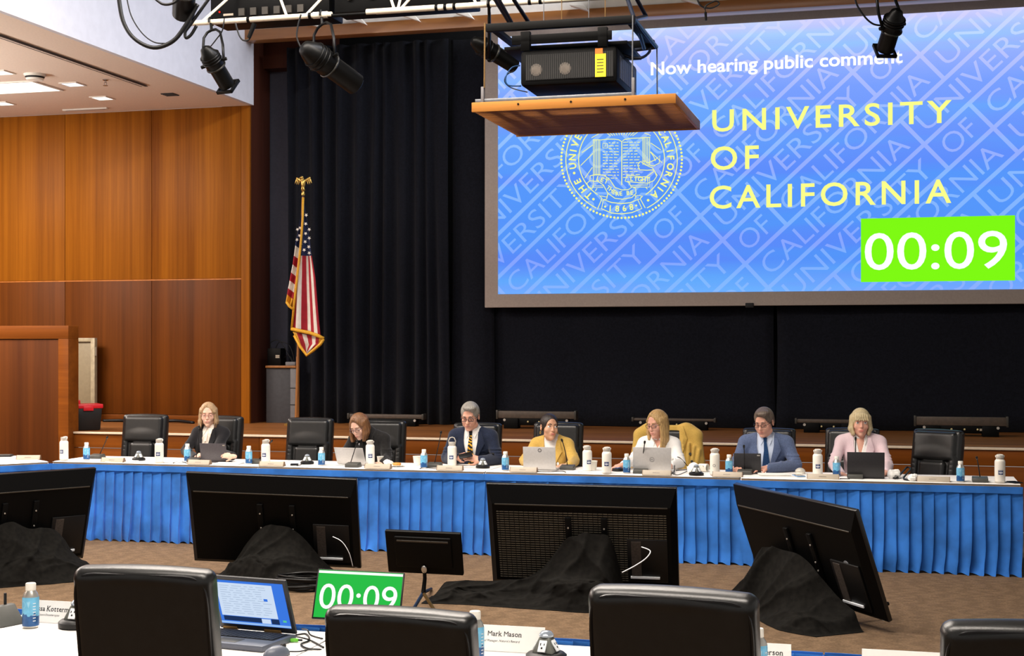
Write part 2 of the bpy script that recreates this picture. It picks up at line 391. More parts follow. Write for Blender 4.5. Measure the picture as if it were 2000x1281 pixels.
# ---- grey beige metal door of the recess in the wood wall
M_beige = smat('beige_enamel', (140, 126, 100), rough=.45, var=.05)
md = thing('metal_door', 'beige metal access door ajar behind the partition, red-lidded bin in front', 'door', (0,0,0))
q0 = atY(120, 660, 17.1); q1 = atY(187, 660, 17.1)
MB().bx(q0.x, q1.x, 17.10, 17.14, .83, q1.z).build('door_leaf', M_beige, md, bevel=.004)
f_ = MB(); f_.bx(q1.x-.06, q1.x, 17.07, 17.10, .83, q1.z); f_.bx(q0.x, q1.x-.06, 17.07, 17.10, q1.z-.05, q1.z); f_.build('door_edge', smat('beige_edge', (166, 152, 124), rough=.45), md, bevel=.003)
f_ = MB()
f_.cyl((q1.x+.008, 17.09, q1.z-.24), (q1.x+.008, 17.09, q1.z-.12), .014); f_.build('hinge', smat('hinge_metal', (190, 180, 160), rough=.3, metal=.8), md)
# ---- ceiling fittings on the soffit
M_lamp = emat('soffit_lamp', (255, 250, 240), 3.0); M_lampw = emat('downlight_lamp', (255, 252, 245), 2.2); M_lampb = emat('cool_downlight_lamp', (225, 232, 255), 2.0)
cp = thing('ceiling_light_panel', 'large bright rectangular light panel set in the low ceiling', 'ceiling light', (-11.15, 15.3, 5.0))
MB().bx(-1.22, 1.22, -.3, .3, -.012, 0).build('diffuser', M_lamp, cp)
f_ = MB(); f_.bx(-1.25, 1.25, -.33, -.3, -.016, 0); f_.bx(-1.25, 1.25, .3, .33, -.016, 0); f_.bx(-1.25, -1.22, -.3, .3, -.016, 0); f_.bx(1.22, 1.25, -.3, .3, -.016, 0); f_.build('frame', M_white, cp)
for px, py, mm, lab in ((142, 164, M_lampb, 'small square cool white downlight nearest the sprinkler head'), (200, 191, M_lampw, 'small square warm downlight nearest the wood wall'), (6, 201.5, M_lampw, 'small square downlight at the left picture edge behind the light panel'), (2, 141, M_lampw, 'small square downlight at the left picture edge in front of the light panel')):
    p = atZ(px, py, 5.0); d_ = thing('downlight', lab, 'ceiling light', p, 0, 'square downlights in the low ceiling')
    MB().bx(-.10, .10, -.10, .10, -.008, 0).build('lens', mm, d_)
    f_ = MB(); f_.bx(-.12, .12, -.12, -.1, -.012, 0); f_.bx(-.12, .12, .1, .12, -.012, 0); f_.bx(-.12, -.1, -.1, .1, -.012, 0); f_.bx(.1, .12, -.1, .1, -.012, 0); f_.build('trim_ring', M_white, d_)
p = atZ(332, 184, 5.0); v_ = thing('ceiling_vent', 'small black square vent in the low ceiling near the fascia', 'vent', p)
MB().bx(-.085, .085, -.085, .085, -.006, 0).build('grille', M_dark, v_)
f_ = MB()
for k in range(4): f_.bx(-.085, .085, -.075+k*.045, -.06+k*.045, -.012, -.006)
f_.build('louver', smat('vent_louver', (32, 30, 30)), v_)
p = atZ(68, 145, 5.0); v_ = thing('smoke_detector', 'round white detector dome with dark slot on the low ceiling', 'detector', p)
MB().lathe([(.0, -.075), (.09, -.07), (.105, -.05)], 20).build('dome', M_white, v_); MB().lathe([(.10, -.05), (.112, -.03)], 20).build('slot_band', M_dark, v_); MB().lathe([(.11, -.03), (.125, -.012), (.125, 0)], 20).build('mount', M_white, v_)
p = atZ(206, 155, 5.0); v_ = thing('sprinkler', 'small sprinkler head hanging from the low ceiling', 'sprinkler', p)
M_chrome = smat('chrome', (190, 190, 195), rough=.2, metal=1, var=.05)
MB().lathe([(.035, 0), (.035, -.01), (.012, -.02), (.012, -.04)], 12).build('body', M_chrome, v_); MB().lathe([(.03, -.075), (.03, -.07)], 12).build('deflector', M_chrome, v_)
f_ = MB(); f_.cyl((-.016, 0, -.035), (-.012, 0, -.072), .004); f_.cyl((.016, 0, -.035), (.012, 0, -.072), .004); f_.build('arm', M_chrome, v_)
v_ = thing('slot_diffuser', 'long double black air slot running along the low ceiling', 'vent', (-8.78, 10.0, 4.988))
for dx in (-.03, .03): MB().bx(dx-.013, dx+.013, -6, 5.6, -.006, 0).build('slot', M_dark, v_)
MB().bx(-.012, .012, -6, 5.6, -.010, 0).build('divider', M_ceil, v_)
p = atZ(167, 212, 5.0); v_ = thing('strip_diffuser', 'thin pale strip fitting in the low ceiling beside the wood wall', 'vent', p)
MB().bx(-.33, .33, -.03, .03, -.02, 0).build('strip', M_white, v_, bevel=.004)
MB().bx(-.30, .30, -.006, .006, -.022, -.02).build('slot', M_greyw, v_)

# ------------------------------------------------------------------ stage drapes
def drape(name, x0, x1, Y, z0, z1, n, amp, seed, label, mats=M_black, deep=()):
    rs = random.Random(seed); k = int((x1-x0)*n); ph = [rs.uniform(-.5, .5) for _ in range(k+3)]; am = [rs.uniform(.35, 1.0) for _ in range(k+3)]
    def fn(u, v):
        x = x0+(x1-x0)*u; t = u*k; i = int(t); f = t-i
        a = am[i]*(1-f)+am[i+1]*f; p = ph[i]*(1-f)+ph[i+1]*f
        s_ = math.sin(2*PI*(t+p*.6)); s_ = math.copysign(abs(s_)**.7, s_)
        fall = .75+.25*(1-v)
        return (x+.02*math.sin(9*u+3*v), Y+amp*a*s_*fall+.012*math.sin(7*t+4*v), z0+(z1-z0)*v)
    mb = MB().grid(fn, k*10, 8)
    o = mb.build(name, mats, fix=False, angle=180, solid=.004); return tag(o, label, 'curtain')
drape('stage_curtain', -7.80, -5.55, 17.62, .835, 5.8, 5.0, .075, 3, 'tall black pleated stage curtain hanging behind the flag')
drape('stage_curtain', -5.56, -4.98, 17.70, .835, 5.8, 2.5, .03, 5, 'narrow flatter black curtain beside the left edge of the projection screen')
drape('masking_drape', -5.05, -1.43, 17.80, .835, 2.6, 1.0, .018, 8, 'wide smooth black drape under the left half of the screen')
drape('masking_drape', -1.42, 6.0, 17.78, .835, 2.6, .8, .018, 9, 'wide smooth black drape under the right half of the screen')
# ------------------------------------------------------------------ projection screen
SY = 17.58
def grad_emit(name, stops, z0, z1, bands=0):
    m = bpy.data.materials.new(name); m.use_nodes = True; nt = m.node_tree; N = nt.nodes; L = nt.links
    for n_ in list(N): N.remove(n_)
    out = N.new('ShaderNodeOutputMaterial'); em = N.new('ShaderNodeEmission'); L.new(em.outputs[0], out.inputs[0])
    tc = N.new('ShaderNodeTexCoord'); sp = N.new('ShaderNodeSeparateXYZ'); L.new(tc.outputs['Object'], sp.inputs[0])
    mr = N.new('ShaderNodeMapRange'); mr.inputs['From Min'].default_value = z0; mr.inputs['From Max'].default_value = z1; L.new(sp.outputs['Z'], mr.inputs['Value'])
    rp = N.new('ShaderNodeValToRGB'); L.new(mr.outputs[0], rp.inputs[0]); el = rp.color_ramp.elements
    while len(el) < len(stops): el.new(.5)
    for e, (p_, c_) in zip(el, stops): e.position = p_; e.color = (*lin(c_), 1)
    nz = N.new('ShaderNodeTexNoise'); nz.inputs['Scale'].default_value = 1; nz.inputs['Detail'].default_value = 2
    mp = N.new('ShaderNodeMapping'); mp.inputs['Scale'].default_value = (.25, 1, 3.4); L.new(tc.outputs['Object'], mp.inputs[0]); L.new(mp.outputs[0], nz.inputs[0])
    hue = N.new('ShaderNodeValToRGB'); L.new(nz.outputs['Fac'], hue.inputs[0])
    hue.color_ramp.elements[0].position = .4; hue.color_ramp.elements[1].position = .6
    hue.color_ramp.elements[0].color = (.86, 1.0, 1, 1); hue.color_ramp.elements[1].color = (1, .86, 1, 1)
    mx = N.new('ShaderNodeMix'); mx.data_type = 'RGBA'; mx.blend_type = 'MULTIPLY'; mx.inputs[0].default_value = 1 if bands else 0
    L.new(rp.outputs[0], mx.inputs[6]); L.new(hue.outputs[0], mx.inputs[7]); L.new(mx.outputs[2], em.inputs[0]); MATS[name] = m
    return m
IX0 = atY(972.5, 574, SY).x; IX1 = 1.78; IZ0 = 2.505; IZ1 = 5.775
M_slide = grad_emit('slide_blue', [(0, (116, 180, 255)), (.12, (90, 150, 250)), (.45, (94, 152, 252)), (.75, (122, 172, 255)), (.93, (168, 200, 255)), (1, (205, 222, 255))], IZ0, IZ1, 1)
M_slidetx = grad_emit('slide_pale', [(0, (142, 190, 255)), (.12, (134, 176, 255)), (.45, (148, 186, 255)), (.75, (168, 200, 255)), (1, (215, 228, 255))], IZ0, IZ1, 1)
M_yellow = emat('slide_yellow', (252, 255, 140), 1.0); M_swhite = emat('slide_white', (255, 255, 255), 1.05); M_sgreen = emat('slide_green', (126, 250, 20), 1.0)
M_border = smat('screen_border', (172, 160, 152), rough=.85, var=.04, scale=50)
sc = thing('projection_screen', 'large projection screen with blue slide, yellow lettering and green timer', 'screen', (0,0,0))
bx0 = atY(946, 600, SY).x
MB().bx(bx0, 2.2, SY+.01, SY+.07, 2.335, 5.98).build('screen_surface', M_border, sc, bevel=.01)
MB().bx(IX0, IX1, SY+.004, SY+.012, IZ0, IZ1).build('slide', M_slide, sc)
px_ = atY(1464, 596, SY); MB().bx(px_.x-.05, px_.x+.05, SY-.02, SY+.05, 2.31, 2.37).build('clip', M_dark, sc, bevel=.008)
def on(dy): return lambda a, b: Vector((a, SY+.004-dy, b))
def clipped(mb, x0, x1, z0, z1):
    bm = bmesh.new(); vv = [bm.verts.new(p) for p in mb.v]
    for f in mb.f:
        try: bm.faces.new([vv[i] for i in f])
        except ValueError: pass
    for co, no in (((x0,0,0),(-1,0,0)), ((x1,0,0),(1,0,0)), ((0,0,z0),(0,0,-1)), ((0,0,z1),(0,0,1))):
        bmesh.ops.bisect_plane(bm, geom=bm.verts[:]+bm.edges[:]+bm.faces[:], dist=1e-6, plane_co=co, plane_no=no, clear_outer=True)
    me = bpy.data.meshes.new('lettering'); bm.to_mesh(me); bm.free(); return me
# repeating words between ruled lines, on the slant
n0 = atY(1367.7, 422, SY); n1 = atY(1512.8, 550, SY); e0 = atY(1665.6, 140.8, SY)
N0 = Vector((n0.x, n0.z)); AX = (Vector((e0.x, e0.z))-N0); WUNI = AX.length; AX.normalize()
DN = Vector((n1.x, n1.z))-N0; ROW = DN.length/3; DN = Vector((AX.y, -AX.x))
GAP = .68; WCAL = WUNI*1.0; PER = WUNI+GAP+WCAL; WORDS = [('UNIVERSITY', WUNI), ('OF', GAP), ('CALIFORNIA', WCAL)]
wm = {wd: font_mesh(wd, bold=-.004, res=4) for wd, _ in WORDS}
pat = MB(); pln = MB(); LW = .048
P2 = lambda s, t: N0+AX*s+DN*t
for r in range(-22, 16):
    a, b = P2(-9, r*ROW), P2(11, r*ROW); ribbon(pln, [a, b], LW, on(.0015))
    for rep in range(-2, 3):
        s = rep*PER
        for q in range(3):
            wd, wl_ = WORDS[(r+q) % 3]
            c0 = P2(s, (r+.5)*ROW)
            if -6.5 < P2(s+wl_/2, (r+.5)*ROW).x < 3.5 and 0.5 < P2(s+wl_/2, (r+.5)*ROW).y < 8:
                ribbon(pln, [P2(s, r*ROW+LW/2), P2(s, (r+1)*ROW-LW/2)], LW, on(.0015))
                v, fs = wm[wd]; mn = v.min(0); mx = v.max(0); pad = .13
                A = s+pad+(v[:,0]-mn[0])/(mx[0]-mn[0])*(wl_-2*pad); T = (r+.5)*ROW+.12-(v[:,1]-mn[1])/(mx[1]-mn[1])*.24
                pts_ = [P2(a_, t_) for a_, t_ in zip(A, T)]; pat.add([on(.002)(p.x, p.y) for p in pts_], fs)
            s += wl_
for mb_, nm in ((pat, 'lettering'), (pln, 'ruled_lines')):
    me = clipped(mb_, IX0+.002, IX1-.002, IZ0+.002, IZ1-.002); me.materials.append(M_slidetx); link(nm, me, sc)
def scr_box(pxa, pya_t, pya_b, pxb):
    a = atY(pxa, pya_t, SY); b = atY(pxa, pya_b, SY); c = atY(pxb, pya_b, SY); return (a.x, c.x, b.z, a.z)
for wd, bx in (('UNIVERSITY', scr_box(1391, 214.5, 258, 1859)), ('OF', scr_box(1388, 286.5, 333, 1482)), ('CALIFORNIA', scr_box(1386, 363, 408.5, 1858))):
    t = MB(); text_on(t, wd, on(.006), bx, bold=.012, res=4, spacing=1.25); t.build('lettering', M_yellow, sc, smooth=False, fix=False)
t = MB(); bx = scr_box(1271, 121.5, 155.5, 1763); text_on(t, 'Now hearing public comment', on(.006), bx, bold=.022, res=4); t.build('headline', M_swhite, sc, smooth=False, fix=False)
g = scr_box(1681.5, 427, 551, 1982.5); t = MB(); t.add([on(.005)(g[0], g[2]), on(.005)(g[1], g[2]), on(.005)(g[1], g[3]), on(.005)(g[0], g[3])], [(0,1,2,3)]); t.build('timer_box', M_sgreen, sc, fix=False)
t = MB(); text_on(t, '00:09', on(.008), scr_box(1689, 455.5, 528, 1967), bold=.003, res=5); t.build('timer_digits', M_swhite, sc, smooth=False, fix=False)
# the round seal, drawn as flat line work on the slide
def seal(dy): return lambda a, b: (lambda p: Vector((p.x, SY+.004-dy, p.z)))(atY(1080+a/6.1, 230+b/6.1, SY))
sl = MB(); S6 = seal(.006); SW = 9*1.0
class _R: pass
def rib(pts, wd=9, closed=False): ribbon(sl, pts, wd, S6, closed=closed)
cu_, cv_ = 818, 500; RU, RV = 718, 693
for k in range(104):
    a = 2*PI*k/104; disc(sl, (cu_+RU*math.cos(a), cv_+RV*math.sin(a)), 14, S6, 8)
def arc(ru, rv, a0, a1, n=40): return [(cu_+ru*math.cos(math.radians(a0+(a1-a0)*i/n)), cv_+rv*math.sin(math.radians(a0+(a1-a0)*i/n))) for i in range(n+1)]
rib(arc(664, 645, 117, 423, 80), 10); rib(arc(512, 500, 124, 416, 70), 10)
rib([(530, 1090), (585, 960), (555, 925)]); rib([(1100, 1075), (1040, 965), (1070, 930)])
for ch, a in [('T',131.9),('H',142.3),('E',153.1),('U',172.6),('N',183),('I',191),('V',199.5),('E',208.5),('R',217.5),('S',226),('I',232.5),('T',239),('Y',248),('O',263),('F',273),('C',288+36),('A',333.5),('L',341.8),('I',349.3),('F',357.5),('O',8.3),('R',18),('N',28.9),('I',37.9),('A',47.3)]:
    v, fs = font_mesh(ch, .025, 2); mx = v.max(0); mn = v.min(0); ar_ = math.radians(a); cx, cy = cu_+588*math.cos(ar_), cv_+572*math.sin(ar_)
    X_ = (v[:,0]-(mx[0]+mn[0])/2)*110; Y_ = -(v[:,1]-.35)*115; rr = ar_+PI/2
    sl.add([S6(cx+x*math.cos(rr)-y*math.sin(rr), cy+x*math.sin(rr)+y*math.cos(rr)) for x, y in zip(X_, Y_)], fs)
for a in (163.9, 124.8, 57.5): disc(sl, (cu_+588*math.cos(math.radians(a)), cv_+572*math.sin(math.radians(a))), 16, S6, 8)
# open book
for x in (482, 500, 520, 540, 558): rib([(x, 265), (x, 690)], 8)
rib([(476, 262), (565, 262)], 8)
for x in (1072, 1090, 1110, 1130, 1152): rib([(x, 232), (x, 560)], 8)
rib([(1066, 235), (1160, 232)], 8)
rib([(568, 265), (640, 255), (730, 255), (785, 262), (820, 285), (850, 260), (930, 245), (1066, 240)], 9); rib([(820, 285), (820, 800)], 10)
rib([(1152, 700), (1152, 825), (930, 825)], 7); rib([(1130, 700), (1130, 800), (930, 805)], 7); rib([(482, 690), (482, 830), (600, 830)], 7); rib([(500, 780), (500, 812), (610, 812)], 6)
rs_ = random.Random(4)
for side, x0, x1 in ((0, 595, 785), (1, 835, 1035)):
    for k in range(13):
        y = 298+k*35; x = x0 if (side or k > 2) else 665
        while x < x1-12:
            l_ = rs_.choice((22, 40, 60)); xe = min(x+l_, x1); rib([(x, y-(6 if side else 0)), (xe, y-(6 if side else 0)+(2 if not side else -2))], 8); x = xe+16
rib([(595, 305), (648, 305), (648, 362), (595, 362)], 8, True); t_ = MB(); text_on(sl, 'A', S6, (610, 634, 350, 317))
for x in range(-5, 6): rib([(818+x*26, 205+abs(x)*2), (818+x*52, 120)], 8)
for pts in ([(345, 415), (475, 325)], [(330, 570), (475, 425)], [(380, 718), (470, 590)], [(460, 240), (545, 190)], [(1165, 300), (1285, 382)], [(1165, 405), (1300, 535)], [(1090, 180), (1165, 212)], [(1195, 610), (1245, 690)], [(505, 875), (525, 840)], [(1105, 825), (1125, 850)]): rib(pts, 8)
# ribbons LET THERE BE LIGHT / 1868
rib([(445, 690), (520, 675), (610, 685), (680, 740), (740, 830), (820, 860), (900, 855), (935, 830), (905, 770), (860, 755), (880, 690), (960, 690), (1060, 705), (1120, 700), (1200, 640), (1190, 600), (1100, 560), (1040, 520), (1100, 515)], 9)
rib([(445, 690), (440, 750), (540, 760), (600, 800), (655, 900), (740, 960), (830, 970), (940, 950), (990, 900), (985, 840), (940, 820)], 9)
rib([(440, 750), (405, 780), (420, 830), (470, 840), (480, 800)], 9); rib([(875, 760), (1000, 770), (1130, 780), (1200, 750), (1235, 700), (1215, 640)], 9)
rib([(1100, 515), (1130, 540), (1220, 500), (1275, 450), (1265, 540), (1200, 575), (1130, 560)], 9); rib([(1040, 520), (1010, 560), (1030, 620), (1120, 625), (1190, 620)], 9); rib([(1160, 405), (1200, 460), (1220, 515)], 8)
def word(w_, pts, h):
    L_ = [0]
    for a, b in zip(pts[:-1], pts[1:]): L_.append(L_[-1]+math.dist(a, b))
    for i, ch in enumerate(w_):
        if ch == ' ': continue
        s = L_[-1]*(i+.5)/len(w_); k = max(j for j in range(len(L_)-1) if L_[j] <= s); f = (s-L_[k])/(L_[k+1]-L_[k])
        a, b = pts[k], pts[k+1]; cx, cy = a[0]+(b[0]-a[0])*f, a[1]+(b[1]-a[1])*f; rr = math.atan2(b[1]-a[1], b[0]-a[0])
        v, fs = font_mesh(ch, .02, 2); mx = v.max(0); mn = v.min(0); X_ = (v[:,0]-(mx[0]+mn[0])/2)*h/.72; Y_ = -(v[:,1]-.35)*h/.72
        sl.add([S6(cx+x*math.cos(rr)-y*math.sin(rr), cy+x*math.sin(rr)+y*math.cos(rr)) for x, y in zip(X_, Y_)], fs)
word('LET', [(515, 715), (660, 765)], 55); word('THERE BE', [(645, 820), (760, 905), (960, 890)], 50); word('LIGHT', [(915, 725), (1155, 735)], 52); word('1868', [(640, 1075), (810, 1085), (975, 1055)], 72)
rib([(600, 975), (700, 1010), (820, 1022), (920, 1012), (1010, 975), (1060, 1080), (940, 1130), (820, 1145), (700, 1135), (580, 1085)], 10, True)
rib([(570, 930), (640, 945), (655, 905), (640, 970), (600, 975)], 8); rib([(975, 965), (1000, 925), (1055, 930), (1040, 965), (1010, 975)], 8); rib([(975, 910), (985, 940)], 8)
for q in ((622, 1058), (992, 1045)): disc(sl, q, 13, S6, 8)
o = sl.build('seal_emblem', M_yellow, sc, smooth=False, fix=False); o['label'] = 'pale yellow line-drawn round university seal with open book'
# ------------------------------------------------------------------ tables, cloths and skirts
ZT = .737
M_cloth = smat('white_linen', (236, 232, 228), rough=.85, var=.03, scale=30, bump=.05, bscale=300)
M_blue = smat('blue_skirting', (46, 110, 194), rough=.8, var=.22, scale=5, bump=.06, bscale=350, spec=.15, sheen=.15)
M_ply = smat('table_laminate', (150, 130, 105), rough=.5, var=.08)
M_steel = smat('grey_steel', (120, 122, 126), rough=.35, metal=.7, var=.08)
def pleat(name, label, p0, p1, ztop, seed, group=None, per=.098, drop=0):
    """pleated skirt hanging from p0 to p1 (front face to the left of p0->p1 is away from the room)"""
    p0 = Vector((*p0, 0)); p1 = Vector((*p1, 0)); L_ = (p1-p0).length; ax = (p1-p0).normalized(); nr = Vector((ax.y, -ax.x, 0))
    k = max(3, int(L_/per)); rs = random.Random(seed); am = [rs.uniform(.5, 1.0) for _ in range(k+2)]; sw = [rs.uniform(-1, 1) for _ in range(k+2)]; nf = rough_noise(seed)
    sub = 12
    def fn(u, v):
        t = u*k; i = min(int(t), k-1); f = t-i
        # knife pleat: slow rise then quick return
        s_ = (f/.82) if f < .82 else (1-f)/.18
        d = 1-v; flare = .020+.036*d**1.2
        out = am[i]*s_*flare + .020*nf(u*L_*2.4, d*1.2)*d + (.050*math.tanh(1.3*nf(u*L_*4+9, d*2.2))*max(0, d-.60)/.40 if d > .60 else 0)
        along = s_*(.016+.012*am[i])+sw[i]*.022*d*d*math.sin(PI*min(1, f))+.022*nf(u*L_*2.1+5, d*1.2)*d*d+(.022*math.tanh(nf(u*L_*6+2, d*3))*(d-.6)/.4 if d > .6 else 0)
        z = .008+(ztop-.008)*v + (.010*math.sin(t*2*PI+sw[i]) if v == 0 else 0)
        return p0+ax*(u*L_+along)+nr*(out+.004+.03*d)+Vector((0, 0, z))
    mb = MB(); mb.grid(fn, k*sub, 14)
    o = mb.build(name, M_blue, fix=False, angle=35); tag(o, label, 'table skirt', group)
    hb = MB()
    def hf(u, v): return p0+ax*(u*L_)+nr*(.034+.004*math.sin(u*40))+Vector((0, 0, ztop-.052+.056*v))
    hb.grid(hf, 40, 1); hb.build('skirt_header', M_blue, o, fix=False, solid=.004)
    return o
def table(label_t, label_c, c, L_, rz, seed, depth=.76, hang=.03, legs=True, zt=ZT):
    t = thing('banquet_table', label_t, 'table', (c[0], c[1], 0), rz)
    MB().bx(-L_/2+.006, L_/2-.006, -depth/2+.006, depth/2-.006, zt-.026, zt-.006).build('tabletop', M_ply, t, bevel=.004)
    for sx in (-1, 1):
        f_ = MB(); x = sx*(L_/2-.25)
        f_.tube([(x, -depth/2+.1, 0), (x, -depth/2+.1, zt-.03)], .014); f_.tube([(x, depth/2-.1, 0), (x, depth/2-.1, zt-.03)], .014); f_.tube([(x, -depth/2+.1, .25), (x, depth/2-.1, .25)], .01)
        f_.build('leg', M_steel, t)
    cl = MB(); nf = rough_noise(seed)
    nx, ny = 40, 12
    def fn(u, v):
        s_ = v*(depth+2*hang)-hang; x = -L_/2+u*L_; y = -depth/2+min(max(s_, -.004), depth+.004); z = zt
        if s_ < 0: z -= -s_
        if s_ > depth: z -= (s_-depth)
        return (x, y+.003*nf(x*3, 1) if 0 > s_ else y, z+.0012*nf(x*4, y*5)-(.0012 if 0 < s_ < depth else 0))
    cl.grid(fn, nx, ny)
    cl.grid(lambda u, v: fn(u, v) if False else (-L_/2+u*L_, -depth/2+v*depth, zt-.005), 2, 2)
    o = cl.build('tablecloth', M_cloth, fix=False, angle=50); o.location = (c[0], c[1], 0); o.rotation_euler = (0, 0, rz)
    tag(o, label_c, 'tablecloth'); return t
FY = 12.2; XE = [-7.86, -5.70, -3.52, -1.27, .97]
desc = ['before the blond woman with a tablet', 'before the brown-haired woman and man in navy', 'before the two women with silver laptops', 'before the man in blue and woman in pink']
for i in range(4):
    a, b = XE[i]+.004, XE[i+1]-.004; yo = (.0, .0, .0, -.03)[i]
    table('long folding table under white cloth, '+desc[i], 'white tablecloth on the long table '+desc[i], ((a+b)/2, FY+.38+yo), b-a, 0, 40+i)
    pleat('table_skirt', 'blue pleated skirt on the long table '+desc[i], (a-.012, FY-.006+yo), (b+.012, FY-.006+yo), ZT-.022, 60+i)
# the slanted table of the U at the left edge
A0 = Vector((-7.86, 12.16)); DR = Vector((-.60, -.80)).normalized(); A1 = A0+DR*2.2; NRM = Vector((-DR.y, DR.x))*-1
NRM = Vector((DR.y, -DR.x))
cc = (A0+A1)/2+NRM*.38
table('slanted folding table at the left edge, corner of the U, white cloth', 'white tablecloth on the slanted table at the left edge', (cc.x, cc.y), 2.19, math.atan2(-DR.y, -DR.x), 50)
pleat('table_skirt', 'royal blue pleated skirt on the slanted table at the left edge', (A1.x, A1.y), (A0.x, A0.y), ZT-.022, 70)
# near row of tables
NY0 = 4.46; NX = [-3.95, -2.08, -.25, 1.6]
nd = ['near table with the left name card', 'near table under the open laptop and timer monitor', 'near table with the right name cards']
for i in range(3):
    a, b = NX[i]+.003, NX[i+1]-.003
    table(nd[i]+', folding legs', 'white cloth of the '+nd[i], ((a+b)/2, NY0+.38), b-a, 0, 80+i)
    pleat('table_skirt', 'blue far-side skirt of the '+nd[i], (b, NY0+.766), (a, NY0+.766), ZT+.008, 90+i)

# ------------------------------------------------------------------ executive chairs
M_leather = smat('black_leather', (27, 27, 27), rough=.34, var=.15, scale=25, bump=.04, bscale=160, spec=.55)
M_plast = smat('black_plastic', (16, 16, 18), rough=.45, var=.15, scale=30)
M_pipe = smat('black_piping', (20, 20, 23), rough=.3, var=.1)
def make_chair(label):
    t = thing('office_chair', label, 'chair')
    S = SDF(ar(-.30, .30, .0065), ar(.08, .46, .0065), ar(.40, 1.16, .0065))
    R = Matrix.Rotation(math.radians(-9), 3, 'X'); S.frame((0, .235, .50), R)
    S.box((0, .035, .3125), (.245, .05, .3195), .034, k=.0)
    S.ell((0, .035, .615), (.24, .046, .026), k=.02)
    S.box((0, -.018, .475), (.212, .036, .135), .035, k=.008)                  # head pillow
    S.ell((0, -.016, .415), (.205, .040, .082), k=.02)
    S.box((0, -.024, .225), (.130, .040, .110), .036, k=.006)                 # lumbar pad
    for sx in (-1, 1): S.cap((sx*.185, -.012, .06), (sx*.19, -.012, .36), .036, .034, k=.008)
    S.box((0, -.030, .062), (.165, .04, .06), .036, k=.006)
    for sx in (-1, 1):
        for q in range(3): S.cap((sx*(.125+.012*q), -.052, .318-.03*q), (sx*.20, -.046, .350-.045*q), .0045, .003, k=.006, mode='sub')
    V, Q = S.mesh(); b = link('backrest', np_mesh('backrest', V, Q, M_leather), t)
    pp = MB(); pts = []
    for k in range(40):                                                       # welt round the rear panel
        a = 2*PI*k/40; cx, cz = math.cos(a), math.sin(a); e = .22
        pts.append(Vector((.2355*math.copysign(abs(cx)**e, cx), .077, .3125+.310*math.copysign(abs(cz)**e, cz))))
    pp.tube([R @ p+Vector((0, .235, .50)) for p in pts], .0055, 6, closed=True); pp.build('piping', M_pipe, b)
    S = SDF(ar(-.29, .29, .01), ar(-.30, .30, .01), ar(.36, .56, .01))
    S.box((0, -.01, .455), (.25, .25, .055), .05); S.cap((-.2, -.23, .47), (.2, -.23, .47), .045, k=.03)
    V, Q = S.mesh(); link('seat', np_mesh('seat', V, Q, M_leather), t)
    for sx in (-1, 1):
        f_ = MB(); x = sx*.285
        f_.tube([(sx*.22, -.05, .42), (x, -.10, .44), (x, -.17, .56), (x, -.13, .655), (x, -.02, .672), (x, .10, .665), (x, .19, .62), (sx*.25, .25, .60)], [.02, .022, .025, .032, .036, .034, .026, .02], 10)
        f_.build('armrest', M_plast, t, angle=180)
    MB().lathe([(.10, .40), (.10, .385), (.03, .37), (.03, .20), (.045, .14), (.05, .09), (.02, .07)], 14).build('gas_lift', M_plast, t)
    for k in range(5):
        a = 2*PI*k/5+.3; d = Vector((math.cos(a), math.sin(a), 0)); f_ = MB(); f_.tube([d*.03+Vector((0,0,.115)), d*.31+Vector((0,0,.075))], [.026, .017], 8); g_ = f_.build('base_leg', M_plast, t)
        f_ = MB(); n_ = Vector((-d.y, d.x, 0)); p = d*.31+Vector((0,0,.028)); f_.cyl(p-n_*.022, p+n_*.022, .028, n=12); f_.build('caster', M_plast, g_)
    CH[t.name] = kids(t)
    for q in CH[t.name]: CH[q.name] = kids(q)
    return t
chair0 = make_chair('black leather office chair, empty, leftmost of the far row behind a white bottle')
chair0.location = (0, 0, 0)
def seat_at(px, Y): p = atY(px, 800, Y); return Vector((p.x, Y, 0))
FAR = [ # px of back centre, Y of back, turn, z scale, label
 (283, 13.62, .10, 1.0, None),
 (430, 13.62, -.02, .995, 'black leather office chair behind the blond woman holding a tablet'),
 (605, 13.60, .05, .99, 'black leather office chair, empty, between the two dark-jacketed women'),
 (746, 13.62, .06, .975, 'black leather office chair behind the brown-haired woman looking down'),
 (932, 13.62, .03, .965, 'black leather office chair behind the man in the navy suit'),
 (1090, 13.62, .03, .98, 'black leather office chair behind the woman in the yellow blazer'),
 (1302, 13.62, .05, .945, 'black leather office chair under a draped yellow coat'),
 (1502, 13.62, .02, .955, 'black leather office chair behind the man in the blue grey suit'),
 (1664, 13.62, -.12, .965, 'black leather office chair behind the woman in the pale pink blazer'),
 (1830, 13.62, -.55, .965, 'black leather office chair, empty and turned aside, rightmost of the far row'),
]
GC = 'black office chairs along the far table'
for i, (px, Y, rz, zs, lab) in enumerate(FAR):
    back = seat_at(px, Y); d = Matrix.Rotation(rz, 3, 'Z') @ Vector((0, .33, 0)); loc = back-d
    c = chair0 if i == 0 else dup(chair0, label=lab); c.location = loc; c.rotation_euler = (0, 0, rz); c.scale = (1, 1, zs); c['group'] = GC
